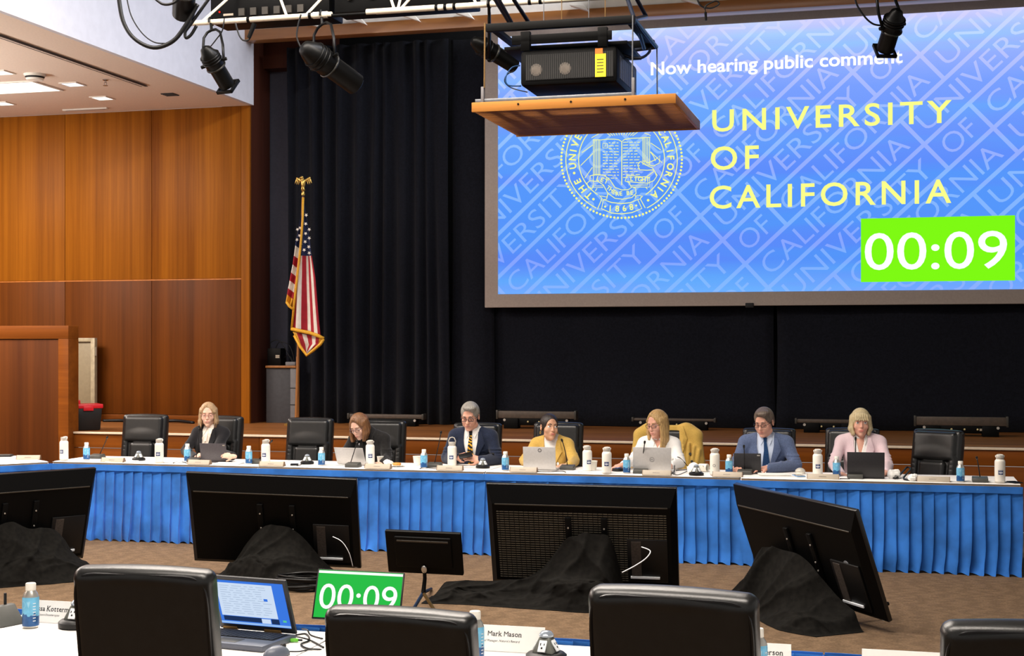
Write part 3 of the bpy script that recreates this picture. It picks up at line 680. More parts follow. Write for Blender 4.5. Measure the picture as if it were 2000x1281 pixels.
for x, y, rz, zs, lab in ((-2.40, 4.27, .05, .995, 'black leather office chair seen from behind, left of the open laptop'), (-1.475, 4.18, -.06, .925, 'black leather office chair seen from behind, hiding part of the timer monitor'), (-.615, 4.07, -.10, 1.03, 'black leather office chair seen from behind, between the middle and right name cards'), (.36, 4.02, .08, .995, 'black leather office chair seen from behind, cut by the right picture edge'), (-3.50, 4.32, .1, .98, 'black leather office chair, one armrest showing at the bottom left corner')):
    d = Matrix.Rotation(PI+rz, 3, 'Z') @ Vector((0, .36, 0))
    c = dup(chair0, (x-d.x, y-d.y, 0), PI+rz, lab); c.scale = (1, 1, zs); c['group'] = 'black office chairs along the near table'

# ------------------------------------------------------------------ things on the tables
def on_far(px, py, lo=12.26, hi=12.9):
    p = atZ(px, py, ZT); Y = min(max(p.y, lo), hi); q = atY(px, 900, Y); return Vector((q.x, Y, ZT))
M_wbot = smat('white_bottle_coat', (232, 228, 218), rough=.4, var=.03, scale=12)
M_ss = smat('brushed_steel', (206, 200, 190), rough=.32, metal=.45, var=.06, scale=40, stretch=(1, 1, 8))
M_navy = smat('navy_label', (22, 50, 104), rough=.5, var=.05)
M_print = smat('white_print', (235, 240, 245), rough=.5, var=.02)
def cylmap(r, z0, phi0=-PI/2): return lambda a, b: Vector((r*math.cos(phi0+a/r), r*math.sin(phi0+a/r), z0+b))
def white_bottle(label, loop=False, plain=False):
    t = thing('water_bottle', label, 'bottle')
    MB().lathe([(.030, .0), (.0355, .004), (.0365, .014)], 24).build('base_ring', M_ss, t)
    MB().lathe([(.0365, .014), (.0370, .02), (.0370, .168), (.0355, .178), (.030, .187), (.024, .192)], 24).build('body', M_wbot, t, angle=60)
    c = MB().lathe([(.0245, .190), (.0275, .192), (.0285, .196), (.0285, .220), (.027, .224), (.0, .225)], 20).build('cap', M_ss, t, angle=40)
    f_ = MB()
    if loop: f_.tube([(-.026, 0, .205), (-.030, 0, .235), (-.018, 0, .262), (0, 0, .268), (.018, 0, .262), (.030, 0, .235), (.026, 0, .205)], .0045, 8)
    else: f_.tube([(-.027, 0, .205), (-.030, .008, .216), (-.018, .018, .225), (0, .022, .227), (.018, .018, .225), (.030, .008, .216), (.027, 0, .205)], .0034, 8)
    f_.build('strap', M_wbot if not loop else M_ss, c)
    if plain:
        f_ = MB(); fm = cylmap(.0374, .085); ribbon(f_, [(.010*math.cos(a*.35), .010*math.sin(a*.35)) for a in range(18)], .003, fm, closed=True); f_.build('faint_mark', M_steel, t, fix=False)
    else:
        f_ = MB(); fm = cylmap(.0375, .088); f_.grid(lambda u, v: fm(-.014+.036*u, -.019+.036*v), 8, 1); lb = f_.build('label', M_navy, t, fix=False)
        f_ = MB(); fm2 = cylmap(.0379, .088); text_on(f_, '2gether', fm2, (-.011, .019, .009, .0145), bold=.02, res=1); f_.build('lettering', M_print, lb, fix=False); f_ = MB(); text_on(f_, 'ojo', fm2, (-.010, .018, -.014, .006), bold=.04, res=2); f_.build('lettering', M_print, lb, fix=False)
    CH[t.name] = kids(t)
    for q in CH[t.name]: CH[q.name] = kids(q)
    return t
wb = white_bottle('tall white steel water bottle, leftmost, on the far table corner'); wb_loop = None
WB = [(125, 899, 0, None), (311, 904, .3, 'white steel water bottle beside the leftmost empty chair'), (519, 906, .1, 'white steel water bottle between the blond woman and the empty chair'), (723, 908, .5, 'white steel water bottle right of the open silver laptop lid of the brown-haired woman'), (1147, 921, .7, 'white steel water bottle near the elbow of the woman in yellow'), (1185, 925, .25, 'white steel water bottle left of the hand of the woman in a white shirt'), (1597, 930, .2, 'white steel water bottle between the man in blue and the woman in pink'), (1953, 946, .2, 'white steel water bottle at the right end of the far table')]
for i, (px, py, rz, lab) in enumerate(WB):
    o = wb if i == 0 else dup(wb, label=lab); o.location = on_far(px, py); o.rotation_euler = (0, 0, rz-.2); o.scale = (1.13, 1.13, 1.01); o['group'] = 'white water bottles on the far table'
o = white_bottle('white steel water bottle with upright loop handle before the man in navy', loop=True); o.location = on_far(883, 911); o.scale = (1.13, 1.13, 1.01); o['group'] = 'white water bottles on the far table'
o = white_bottle('plain white steel water bottle with only a faint round mark', plain=True); o.location = on_far(1396, 928); o.scale = (1.13, 1.13, 1.01); o['group'] = 'white water bottles on the far table'
# aluminium water bottles: sky blue over deep blue print
M_alu = smat('satin_aluminium', (205, 203, 196), rough=.3, metal=.75, var=.04)
M_sky = smat('sky_blue_print', (110, 184, 222), rough=.35, metal=.15, var=.10, scale=30)
M_deep = smat('deep_blue_print', (34, 84, 140), rough=.35, metal=.15, var=.15, scale=40)
def alu_bottle(label):
    t = thing('aluminium_bottle', label, 'bottle')
    MB().lathe([(.024, 0), (.030, .003), (.0325, .009)], 22).build('base', M_alu, t)
    b = MB(); b.lathe([(.0325, .009), (.0325, .050)], 22); b.build('lower_print', M_deep, t)
    b = MB(); b.lathe([(.0325, .050), (.0325, .118), (.0315, .128)], 22); u_ = b.build('upper_print', M_sky, t)
    f_ = MB(); fm = cylmap(.0328, 0); f_.grid(lambda u, v: fm(-.03+.06*u, .047+v*(.008+.006*math.sin(u*9)+.004*math.sin(u*23))), 18, 1); f_.build('wave_print', M_deep, u_, fix=False)
    f_ = MB(); ribbon(f_, [(-.024+.010*math.cos(a*.42), .098+.014*math.sin(a*.42)) for a in range(15)], .0016, cylmap(.0330, 0), closed=True); f_.add([cylmap(.0329, 0)(*q) for q in ((-.008, .112), (.006, .112), (-.001, .085))], [(0, 2, 1)]); f_.build('emblem', smat('pale_blue_print', (150, 205, 232), rough=.35), u_, fix=False)
    f_ = MB()
    for k in range(7): f_.grid((lambda zz: (lambda u, v: cylmap(.0329, 0)(.016+.012*u, zz+.003*v)))(.03+.012*k), 2, 1)
    f_.build('small_print', M_print, u_, fix=False)
    MB().lathe([(.0315, .128), (.027, .142), (.0205, .152), (.0185, .156)], 22).build('shoulder', M_alu, t, angle=60)
    MB().lathe([(.0195, .155), (.0200, .157), (.0200, .182), (.018, .185), (0, .1855)], 22).build('cap', smat('white_cap', (225, 222, 212), rough=.4), t)
    CH[t.name] = kids(t)
    for q in CH[t.name]: CH[q.name] = kids(q)
    return t
ab = alu_bottle('blue aluminium water bottle at the left end of the far table'); GA = 'blue aluminium bottles on the far table'
AB = [(169, 898, None), (366, 901, 'blue aluminium water bottle left of the blond woman’s tablet'), (486, 906, 'blue aluminium water bottle right of the blond woman’s hand'), (628, 909, 'blue aluminium water bottle left of the open silver laptop'), (828, 914, 'blue aluminium water bottle beside a paper cup, left of the man in navy'), (987, 919, 'blue aluminium water bottle right of the man in navy'), (1224, 924, 'blue aluminium water bottle left of the large silver laptop with round logo'), (1424, 926, 'blue aluminium water bottle left of the blue-suited man’s black tablet'), (1634, 930, 'blue aluminium water bottle at the elbow of the woman in pink'), (1876, 942, 'blue aluminium water bottle before the turned empty chair')]
for i, (px, py, lab) in enumerate(AB):
    o = ab if i == 0 else dup(ab, label=lab.replace('’', "'")); o.location = on_far(px, py); o.rotation_euler = (0, 0, .25+.4*math.sin(i*2)); o.scale = (1.0, 1.0, .92); o['group'] = GA
def on_near(px, py, lo=4.5, hi=5.2):
    p = atZ(px, py, ZT); Y = min(max(p.y, lo), hi); q = atY(px, 900, Y); return Vector((q.x, Y, ZT))
for px, py, rz, lab in ((60, 1225, .35, 'blue aluminium water bottle standing before the left name card on the near table'), (928, 1290, .5, 'blue aluminium water bottle half hidden behind the second near chair'), (1480, 1330, .4, 'blue aluminium water bottle peeking out behind the third near chair')):
    q = dup(ab, on_near(px, py), rz, lab); q.scale = (1.0, 1.0, .95); q['group'] = 'blue aluminium bottles on the near table'
# gooseneck microphones
M_mic = smat('microphone_grey', (66, 66, 62), rough=.5, var=.08); M_micd = smat('microphone_black', (10, 10, 11), rough=.45, spec=.35)
M_ledw = smat('talk_button', (225, 225, 225), rough=.35)
def mic(px, py, tip, foot, label, rz=0):
    p = on_far(px, py); t = thing('gooseneck_microphone', label, 'microphone', p, rz)
    f_ = MB(); f_.prism([(-.06, 0), (.06, 0), (.06, .012), (.035, .045), (-.055, .032)], lambda a, b, q: (-.062+.124*q, a, b)); f_.build('base', M_mic, t, bevel=.004)
    MB().lathe([(.012, 0), (.012, .006), (.009, .008)], 14, c=(-.038, -.045, .012), M=Matrix.Rotation(1.2, 3, 'X')).build('talk_button', M_ledw, t)
    Ri = Matrix.Rotation(-rz, 3, 'Z')
    a = Ri @ (atY(*foot, p.y+.015)-p); b = Ri @ (atY(*tip, p.y-.05)-p); a.z = .04; m_ = a.lerp(b, .5)+Vector((0, .035, .03))
    pts = [a.lerp(m_, s/6).lerp(m_.lerp(b, s/6), s/6) for s in range(7)]
    g_ = MB().tube(pts, .0042, 8).build('gooseneck', M_micd, t, angle=180)
    d = (pts[-1]-pts[-2]).normalized(); MB().tube([b-d*.012, b+d*.002, b+d*.018, b+d*.024], [.006, .0095, .0095, .005], 10).build('capsule', M_micd, g_, angle=180)
MICS = [(190, 895, (209, 855), (195, 890), 'gooseneck microphone leaning right at the left end of the far table'), (381, 902, (389, 835), (383, 895), 'gooseneck microphone in front of the blond woman'), (503, 905, (530, 862), (507, 900), 'gooseneck microphone half hidden behind the third white bottle'), (690, 912, (697, 863), (685, 905), 'gooseneck microphone in front of the open silver laptop of the brown-haired woman'), (849, 912, (861, 846), (849, 906), 'tall gooseneck microphone left of the man in navy'), (942, 905, (962, 886), (940, 908), 'low bent gooseneck microphone before the man in navy'), (1109, 917, (1098, 861), (1108, 910), 'gooseneck microphone right of the grey laptop of the woman in yellow'), (1252, 924, (1259, 865), (1252, 918), 'gooseneck microphone before the large silver laptop'), (1455, 926, (1453, 873), (1454, 921), 'gooseneck microphone before the blue-suited man'), (1671, 934, (1671, 858), (1671, 928), 'gooseneck microphone before the woman in pink'), (1914, 941, (1908, 895), (1914, 934), 'gooseneck microphone at the right end near the last white bottle')]
for px, py, tip, foot, lab in MICS: mic(px, py, tip, foot, lab)
# name plates
M_plate = smat('name_plate_cream', (176, 164, 146), rough=.5, var=.03); M_plateg = smat('name_plate_end', (120, 96, 72), rough=.5); M_faint = smat('faint_engraving', (140, 130, 118), rough=.6)
PL = [(33, 78, 894, 'left of the first white bottle'), (197, 245, 902, 'before the leftmost empty chair'), (366, 413, 909, 'before the blond woman'), (506, 557, 911, 'before the empty chair between the women'), (712, 765, 917, 'before the brown-haired woman'), (853, 905, 921, 'before the man in navy'), (996, 1050, 924, 'before the woman in yellow'), (1255, 1311, 931, 'before the woman in the white shirt'), (1392, 1450, 933, 'before the man in blue'), (1577, 1638, 939, 'before the woman in pink'), (1792, 1854, 944, 'before the turned empty chair')]
for i, (a, b, py, lab) in enumerate(PL):
    if i == 0: p = atZ(56, 897, ZT); rz = .35
    else: p = on_far((a+b)/2, py, 12.245); rz = .03*math.sin(i*3)
    wd = (b-a)*(p.dot(FW))/FPX*.98; t = thing('name_plate', 'cream wedge name plate on the white cloth '+lab, 'name plate', p, rz, 'name plates on the far tables')
    MB().prism([(-.03, 0), (.035, 0), (.012, .040), (-.008, .042)], lambda x, z, q: (-wd/2+wd*q, x, z)).build('plate', M_plate, t, bevel=.002)
    for sx in (-1, 1): MB().prism([(-.031, 0), (.036, 0), (.013, .041), (-.009, .043)], lambda x, z, q: (sx*wd/2+(.004*q if sx > 0 else -.004*q), x, z)).build('end_cap', M_plateg, t)
    f_ = MB(); n_ = random.Random(i).randint(5, 8)
    for k in range(n_): f_.box((-.03+.06*k/n_, -.0205, .021), (.006, .001, .007), M=Matrix.Rotation(-.47, 3, 'X'))
    f_.build('engraving', M_faint, t)
# power hubs: domes with outlets
M_hub = smat('hub_grey', (96, 98, 92), rough=.45, var=.08); M_hubb = smat('hub_clear_top', (150, 160, 172), rough=.15, metal=.3)
def hub(label, p, s=1.0, rz=0):
    t = thing('power_hub', label, 'power outlet', p, rz); t.scale = (s,)*3
    MB().lathe([(.068, 0), (.075, .004), (.075, .022), (.066, .030), (.052, .034)], 28).build('base_ring', M_micd, t)
    f_ = MB(); f_.lathe([(.058, .033), (.052, .045), (.030, .085), (.022, .092)], 4, M=Matrix.Rotation(0, 3, 'Z')); f_.build('pyramid', M_hub, t, bevel=.004)
    MB().lathe([(.026, .088), (.027, .095), (.018, .106), (0, .11)], 16).build('top_dome', M_hubb, t)
    for k in range(4):
        a = PI/4+k*PI/2; R = Matrix.Rotation(a+PI/2, 3, 'Z') @ Matrix.Rotation(math.radians(-32), 3, 'X'); c = Vector((math.cos(a)*.036, math.sin(a)*.036, .058))
        n_ = R @ Vector((0, -1, 0)); g_ = MB().box(c, (.03, .006, .044), M=R).build('outlet', M_print, t, bevel=.002)
        h_ = MB()
        for dx, dz, sz in ((-.007, .006, (.003, .002, .009)), (.007, .006, (.003, .002, .007)), (0, -.008, (.006, .002, .006))): h_.box(c+R @ Vector((dx, -.0035, dz)), sz, M=R)
        h_.build('socket', M_micd, g_)
    return t
for px, py, lab in ((271, 899, 'grey power dome before the leftmost empty chair'), (600, 906, 'grey power dome before the empty chair between the women'), (943, 914, 'grey power dome before the man in navy'), (1360, 928, 'grey power dome with crumpled tissue right of the large silver laptop')): hub(lab, on_far(px, py), .85, .3)
hub('black ringed power dome left of the first near chair', on_near(152, 1224), 1.0, .78); hub('power dome with a white outlet facing out before the middle name card', on_near(1067, 1290), .98, .62)
# cups, napkins, plate, papers
M_paper = smat('paper', (238, 236, 230), rough=.8, var=.02); M_cup = smat('paper_cup', (232, 228, 215), rough=.6, var=.03)
def cup(label, p, s=1.0):
    t = thing('paper_cup', label, 'cup', p); t.scale = (s,)*3
    MB().lathe([(.028, 0), (.031, .002), (.040, .078), (.042, .082), (.040, .083), (.037, .078), (.029, .006), (0, .006)], 20).build('cup', M_cup, t); f_ = MB(); f_.tube([(.041*math.cos(a*.3142), .041*math.sin(a*.3142), .082) for a in range(20)], .002, 6, closed=True); f_.build('rim', M_cup, t)
cup('white paper cup behind the blue bottle left of the man in navy', on_far(815, 908, hi=12.8)); cup('white paper cup partly behind a white bottle by the woman in yellow', on_far(1158, 918, hi=12.8)); cup('white paper cup right of the open silver laptop', on_far(743, 905, hi=12.8), .8)
t = thing('mug', 'white mug lying tipped on its side by the yellow coat', 'mug', on_far(1374, 921)+Vector((0,0,.036)), -.4)
Rm = Matrix.Rotation(PI/2, 3, 'Y'); MB().lathe([(.0, -.04), (.034, -.04), (.036, .04), (.032, .042), (.030, -.03), (0, -.03)], 20, M=Rm).build('mug_body', M_cup, t); MB().tube([(-.02, -.03, .015), (-.02, -.055, .02), (.0, -.062, .024), (.02, -.055, .02), (.02, -.03, .015)], .005, 8).build('handle', M_cup, t)
def crumple(name, label, cat, p, r, mat_, seed, flat=.6):
    nf = rough_noise(seed); mb = MB(); nu, nv = 18, 10
    def fn(u, v):
        a = 2*PI*u; b = PI*v; k = 1+.32*nf(2.2*math.cos(a)*math.sin(b)+4, 2.2*math.sin(a)*math.sin(b)+2*math.cos(b))
        return (r*k*math.sin(b)*math.cos(a), r*k*math.sin(b)*math.sin(a), max(0, r*flat*(.75+k*math.cos(b))))
    mb.grid(fn, nu, nv, closed_u=True); o = mb.build(name, mat_, fix=False, angle=25); o.location = p; return tag(o, label, cat)
crumple('napkin', 'crumpled white napkin right of the brown-haired woman\'s white bottle', 'napkin', on_far(758, 907), .042, M_paper, 3)
crumple('tissue', 'crumpled white tissue lying on the power dome by the large laptop', 'tissue', on_far(1358, 926, hi=12.7)+Vector((-.03, .06, .0)), .055, M_paper, 5, 1.0)
crumple('napkin', 'crumpled pale napkin right of the woman in pink', 'napkin', on_far(1745, 934), .055, M_paper, 6, .8); crumple('napkin', 'crumpled white napkin nearest the turned empty chair', 'napkin', on_far(1783, 939), .042, M_paper, 7, .8)
t = thing('pastry_plate', 'small white plate with a golden pastry', 'plate', on_far(775, 911)); MB().lathe([(.03, 0), (.05, .004), (.075, .012), (.074, .014), (.05, .007), (0, .006)], 24).build('plate', M_cup, t)
o = MB().lathe([(.0, .008), (.03, .008), (.042, .02), (.036, .033), (.018, .036), (.0, .03)], 18).build('pastry', smat('golden_pastry', (206, 140, 62), rough=.6, var=.25, scale=60)); o.location = on_far(775, 911)+Vector((0, 0, .001)); tag(o, 'golden brown round pastry on the small white plate', 'pastry')
def papers(label, p, w_, d_, rz, n=2, col=None):
    t = thing('paper_sheets', label, 'papers', p, rz); rs = random.Random(int(p.x*100))
    for k in range(n): MB().box((rs.uniform(-.006, .006), rs.uniform(-.006, .006), .002+.0025*k), (w_, d_, .002), rz=rs.uniform(-.05, .05)).build('sheet', col or M_paper, t)
    return t
M_bpaper = smat('blue_folder', (120, 160, 205), rough=.6)
for px, py, w_, d_, rz, lab, n in ((240, 901, .28, .20, .2, 'white papers before the leftmost empty chair', 2), (335, 902, .26, .2, -.2, 'white papers right of the second white bottle', 2), (446, 906, .25, .18, .1, 'white papers under the blond woman\'s hand', 3), (655, 907, .30, .16, .1, 'scattered papers left of the open silver laptop', 2), (918, 912, .25, .18, .1, 'papers under the hands of the man in navy', 3), (1160, 921, .25, .18, -.1, 'papers behind the two white bottles in the middle', 2), (1512, 928, .26, .18, .2, 'thick white notepad right of the blue-suited man\'s tablet', 5), (1545, 929, .10, .12, .1, 'single small sheet beside the notepad', 1), (1880, 940, .28, .2, .2, 'papers before the turned empty chair', 2), (1935, 944, .24, .18, -.2, 'papers beside the last white bottle', 2)):
    papers(lab, on_far(px, py, 12.36, 12.8), w_, d_, rz, n)
p = atZ(28, 893, ZT); papers('white papers on the slanted table at the left edge', p, .30, .22, .4, 3)
p = atZ(2, 893, ZT); t = thing('tablet_case', 'black folded tablet case at the left picture edge', 'case', p, .4); MB().box((0, 0, .012), (.22, .16, .02)).build('cover', M_plast, t, bevel=.004); MB().box((0, 0, .0245), (.20, .14, .004)).build('flap', M_mic, t, bevel=.001)
# mice, conference puck, dome, pens
t = thing('conference_puck', 'flat black speaker puck beside the resting hand', 'speaker', on_far(1207, 920)); MB().lathe([(.05, 0), (.055, .006), (.05, .026), (.0, .03)], 24).build('body', M_micd, t); MB().lathe([(.03, .029), (.028, .033), (0, .034)], 20).build('keypad', M_deep, t)
t = thing('glass_dome', 'small round glassy dome right of the blue-suited man', 'paperweight', on_far(1563, 925)); MB().sphere((0, 0, .02), (.045, .04, .032), 18, 10).build('dome', smat('frosted_dome', (196, 190, 178), rough=.15, spec=.7), t); MB().lathe([(.04, 0), (.042, .008), (.038, .012)], 18).build('rim', M_cup, t)
for px, py, lab in ((575, 908, 'dark phone lying right of a name plate before the empty chair'), (1560, 930, 'small blue card lying right of the notepad'), (1982, 944, 'dark phone at the right end of the far table')):
    t = thing('phone', lab, 'phone', on_far(px, py, 12.3), .4); MB().box((0, 0, .005), (.075, .14, .008)).build('phone_body', M_bpaper if 'card' in lab else M_micd, t, bevel=.003); MB().box((0, 0, .0095), (.068, .128, .001)).build('screen_glass', smat('dark_glass', (30, 36, 48), rough=.1), t)
def cable(name, label, pts, r, mat_=None, group=None):
    P = [Vector(p) for p in pts]; out = []
    for i in range(len(P)-1):
        a = P[max(i-1, 0)]; b = P[i]; c = P[i+1]; d = P[min(i+2, len(P)-1)]
        for s in range(6):
            t_ = s/6; out.append(.5*((2*b)+(c-a)*t_+(2*a-5*b+4*c-d)*t_*t_+(3*b-a-3*c+d)*t_**3))
    out.append(P[-1]); o = MB().tube(out, r, 6).build(name, mat_ or M_micd, angle=180); return tag(o, label, 'cable', group)
def far_cable(lab, L_, r=.0035, lift=()):
    cable('cable', lab, [on_far(px, py)+Vector((0, 0, r+.001+(lift[i] if i < len(lift) else 0))) for i, (px, py) in enumerate(L_)], r)
far_cable('thin black cable looping before the blond woman', [(338, 909), (350, 902), (362, 904), (364, 908)])
far_cable('thin black cable at the foot of the microphone before the man in navy', [(820, 918), (826, 914), (840, 915), (858, 921)]); far_cable('thin black cable running from the microphone of the woman in yellow', [(1050, 925), (1075, 922), (1098, 921), (1105, 923)])
far_cable('tangled black cable before the large silver laptop', [(1276, 922), (1282, 914), (1292, 914), (1300, 921), (1318, 925), (1312, 930), (1325, 929), (1345, 921), (1320, 920)], .004, (0, .03, .03, .0, 0, .01, 0, .01))
far_cable('black cable standing up behind the tangle right of the large laptop', [(1317, 922), (1319, 905), (1326, 901), (1338, 908), (1346, 916)], .004, (0, .08, .10, .05, 0))
far_cable('black cable hanging over the table edge under the power dome', [(1366, 930), (1363, 936), (1361, 941)], .0035)
far_cable('black cables bundled between napkins right of the woman in pink', [(1735, 930), (1750, 936), (1765, 928), (1772, 920), (1778, 928), (1765, 937), (1790, 941), (1800, 934)], .008, (0, 0, .03, .05, .04, 0, 0, 0))
far_cable('thin black cable beside the power dome before the empty chair', [(580, 916), (582, 910), (590, 907)]); far_cable('thin cable before the woman in pink', [(1640, 939), (1655, 936), (1660, 940)])
# ------------------------------------------------------------------ laptops and tablets on the far table
M_silver = smat('silver_shell', (196, 194, 192), rough=.38, metal=.25, var=.03, scale=60); M_tabdk = smat('dark_shell', (38, 37, 40), rough=.45, var=.12, scale=80); M_gshell = smat('graphite_shell', (74, 70, 74), rough=.4, var=.1, scale=80)
M_scrw = emat('laptop_glow', (190, 205, 235), .9)
def laptop(label, p, w_, hgt, ang, rz, m, mark=None, name='laptop', keyboard=True):
    t = thing(name, label, 'laptop' if name == 'laptop' else 'tablet', p, rz); d_ = .21
    if keyboard:
        MB().box((0, d_/2+.01, .009), (w_, d_, .014)).build('base', m, t, bevel=.004)
        f_ = MB(); f_.box((0, d_*.40, .0168), (w_*.86, d_*.5, .0015)); f_.build('keyboard', M_micd, t)
    else: MB().box((0, .05, .004), (w_, .14, .006)).build('cover', M_tabdk, t, bevel=.002)
    R = Matrix.Rotation(ang, 3, 'X'); c = R @ Vector((0, 0, hgt/2))+Vector((0, 0, .014))
    L_ = MB().box(c, (w_, .007, hgt), M=R).build('lid', m, t, bevel=.003)
    MB().box(c+R @ Vector((0, .0042, .004)), (w_*.93, .001, hgt*.86), M=R).build('screen', M_scrw, L_)
    f_ = MB(); fn = lambda a, b: R @ Vector((a, -.0040, b))+Vector((0, 0, .014))
    if mark == 'ring':
        ribbon(f_, [(.019*math.cos(k*.3142), hgt*.5+.019*math.sin(k*.3142)) for k in range(20)], .0028, fn, closed=True); text_on(f_, 'DELL', fn, (-.012, .012, hgt*.5-.004, hgt*.5+.004), bold=.03, res=1); f_.build('round_logo', M_steel, L_, fix=False)
    elif mark == 'corner': f_.add([fn(*q) for q in ((w_/2-.035, hgt-.022), (w_/2-.010, hgt-.022), (w_/2-.010, hgt-.012), (w_/2-.035, hgt-.012))], [(0,1,2,3)]); f_.build('camera_mark', M_alu, L_, fix=False)
    elif mark == 'hole':
        disc(f_, (.005, hgt-.03), .017, fn, 18); h_ = f_.build('sticker', M_tabdk, L_, fix=False); f_ = MB(); fn2 = lambda a, b: R @ Vector((a, -.0046, b))+Vector((0, 0, .014)); disc(f_, (.005, hgt-.03), .012, fn2, 16); f_.build('sticker_centre', M_silver, h_, fix=False)
    return t
laptop('dark grey tablet propped up before the blond woman, held by her hand', on_far(418, 903, 12.36), .27, .172, .18, .02, M_gshell, 'corner', 'tablet', False)
laptop('open pale silver laptop seen from behind before the brown-haired woman', on_far(687, 909, 12.40), .30, .17, .42, -.12, M_silver, None)
laptop('open silver laptop with round sticker near its top edge before the woman in yellow', on_far(1054, 919, 12.36), .295, .20, .12, .05, M_silver, 'hole')
laptop('large open silver laptop with round logo before the woman in the white shirt', on_far(1274, 925, 12.40), .335, .215, .12, .02, M_silver, 'ring')
laptop('black tablet propped up before the blue-suited man', on_far(1460, 925, 12.42), .235, .165, .10, .02, M_tabdk, 'corner', 'tablet', False)
laptop('open black laptop seen from behind before the woman in pink', on_far(1691, 935, 12.36), .305, .21, .12, .04, M_tabdk, None)
# ------------------------------------------------------------------ floor displays seen from behind, with black cloths
M_tv = smat('display_black', (6, 6, 6), rough=.5, var=.12, scale=40, spec=.12); M_tvr = smat('display_rib', (58, 54, 48), rough=.35, var=.1); M_tvs = smat('display_port_panel', (60, 54, 50), rough=.5, var=.3, scale=60)
M_lou = smat('louver_highlight', (98, 92, 80), rough=.35, var=.1); M_edge = smat('display_edge', (20, 20, 21), rough=.28, spec=.6)  # louver colour lightened to paint in the ceiling light they catch
M_sc = smat('display_screen', (12, 14, 18), rough=.12)
K = 1.12; TW, THT = 1.23*K, .71*K
def tv_frame(x, y, z, yaw, tilt, roll):
    a0 = Vector((math.cos(yaw), math.sin(yaw), 0)); n = Vector((math.sin(yaw), -math.cos(yaw), 0)); u0 = Vector((0, 0, math.cos(tilt)))+n*math.sin(tilt)
    ax = a0*math.cos(roll)-u0*math.sin(roll); up = u0*math.cos(roll)+a0*math.sin(roll); dp = up.cross(ax)
    M = Matrix((ax, dp, up)).transposed().to_4x4(); M.translation = Vector((x*K, y*K, CAMH+(z-CAMH)*K)); return M, a0, n
def display(label, pose, louvers=False, sticker=None):
    M, a0, n = tv_frame(*pose); t = thing('floor_display', label, 'display'); t.matrix_world = M; w_, h = TW, THT
    MB().bx(-w_/2, w_/2, .012, .045, 0, h).build('bezel', M_edge, t, bevel=.006)
    MB().bx(-w_/2+.02, w_/2-.02, .0455, .047, .03, h-.02).build('screen', M_sc, t)
    b = MB(); zz = h*.83; e = .045
    b.add([(-w_/2+.004, .012, h-.004), (w_/2-.004, .012, h-.004), (w_/2-e, -.035, zz), (-w_/2+e, -.035, zz), (-w_/2+.004, .012, .004), (w_/2-.004, .012, .004), (w_/2-e, -.035, .05), (-w_/2+e, -.035, .05)], [(0,1,2,3), (3,2,6,7), (7,6,5,4), (0,3,7,4), (1,5,6,2), (0,4,5,1)])
    bc = b.build('back_cover', M_tv, t, smooth=False)
    MB().bx(-w_/2+e+.02, w_/2-e-.02, -.040, -.034, zz-.008, zz+.002).build('ridge', M_tvr, bc, bevel=.002)
    if louvers:
        f_ = MB(); k = 30
        for i in range(k):
            z = .075+i*(zz-.12)/k; f_.bx(-w_/2+e+.03, w_/2-e-.03, -.0395, -.035, z, z+.006)
        o = f_.build('louvers', M_lou, bc, smooth=False); o['kind'] = 'stuff'
        f_ = MB()
        for i in range(34):
            x = -w_/2+e+.05+i*(w_-2*e-.1)/33; f_.bx(x-.002, x+.002, -.0397, -.035, .07, zz-.04)
        o = f_.build('louver_ribs', M_tv, bc, smooth=False); o['kind'] = 'stuff'
    for sx in (-.09, .17):
        r_ = MB().bx(sx-.022, sx+.022, -.055, -.034, h*.18, h*.72).build('mount_rail', M_tv, t, bevel=.003)
        f_ = MB()
        for z in (.38, .46, .62): f_.cyl((sx, -.060, h*z), (sx, -.054, h*z), .006, n=8)
        f_.build('bolt', M_ss, r_)
    pp = MB().bx(w_/2-.36, w_/2-.07, -.048, -.034, h*.10, h*.52).build('port_recess', M_micd, t, bevel=.004)
    MB().bx(w_/2-.33, w_/2-.26, -.052, -.047, h*.16, h*.50).build('port_panel', M_tvs, pp)
    MB().bx(w_/2-.34, w_/2-.13, -.056, -.047, h*.135, h*.155).build('white_sticker', M_print, pp)
    MB().bx(w_/2-.05, w_/2-.028, -.002, .0125, .014, .03).build('corner_label', M_print, t)
    if sticker: MB().lathe([(.03, 0), (.03, .003), (0, .0032)], 18, c=(w_/2-.20, -.036, h*.50), M=Matrix.Rotation(PI/2, 3, 'X')).build('round_sticker', smat('grey_sticker', (120, 124, 130), rough=.6), t)
    for sx in (-.32, .32):                                             # low floor cradle under the panel
        f_ = MB(); f_.tube([(sx, .03, .05), (sx, .12, -.06), (sx, .30, -.085)], .014, 8); f_.build('stand_foot', M_tv, t)
    return t, M, a0, n
POSES = {'a': (0,0,0,0,0,0), 'b': (-4.31, 9.542, .267, .151, .368, .033), 'c': (-1.963, 9.16, .28, .059, .325, .005), 'd': (-.442, 8.999, .274, -.885, .379, .04)}
T1 = atZ(190, 915, .95); yw = 1.05; tl = .28; a_ = Vector((math.cos(yw), math.sin(yw), 0)); n_ = Vector((math.sin(yw), -math.cos(yw), 0)); B1 = T1-(Vector((0,0,math.cos(tl)))+n_*math.sin(tl))*.71-a_*.615
POSES['a'] = (B1.x, B1.y, B1.z, yw, tl, 0)
M_vel = smat('black_cloth', (17, 16, 14), rough=.95, var=.3, scale=30, spec=.1, bump=.1, bscale=200)
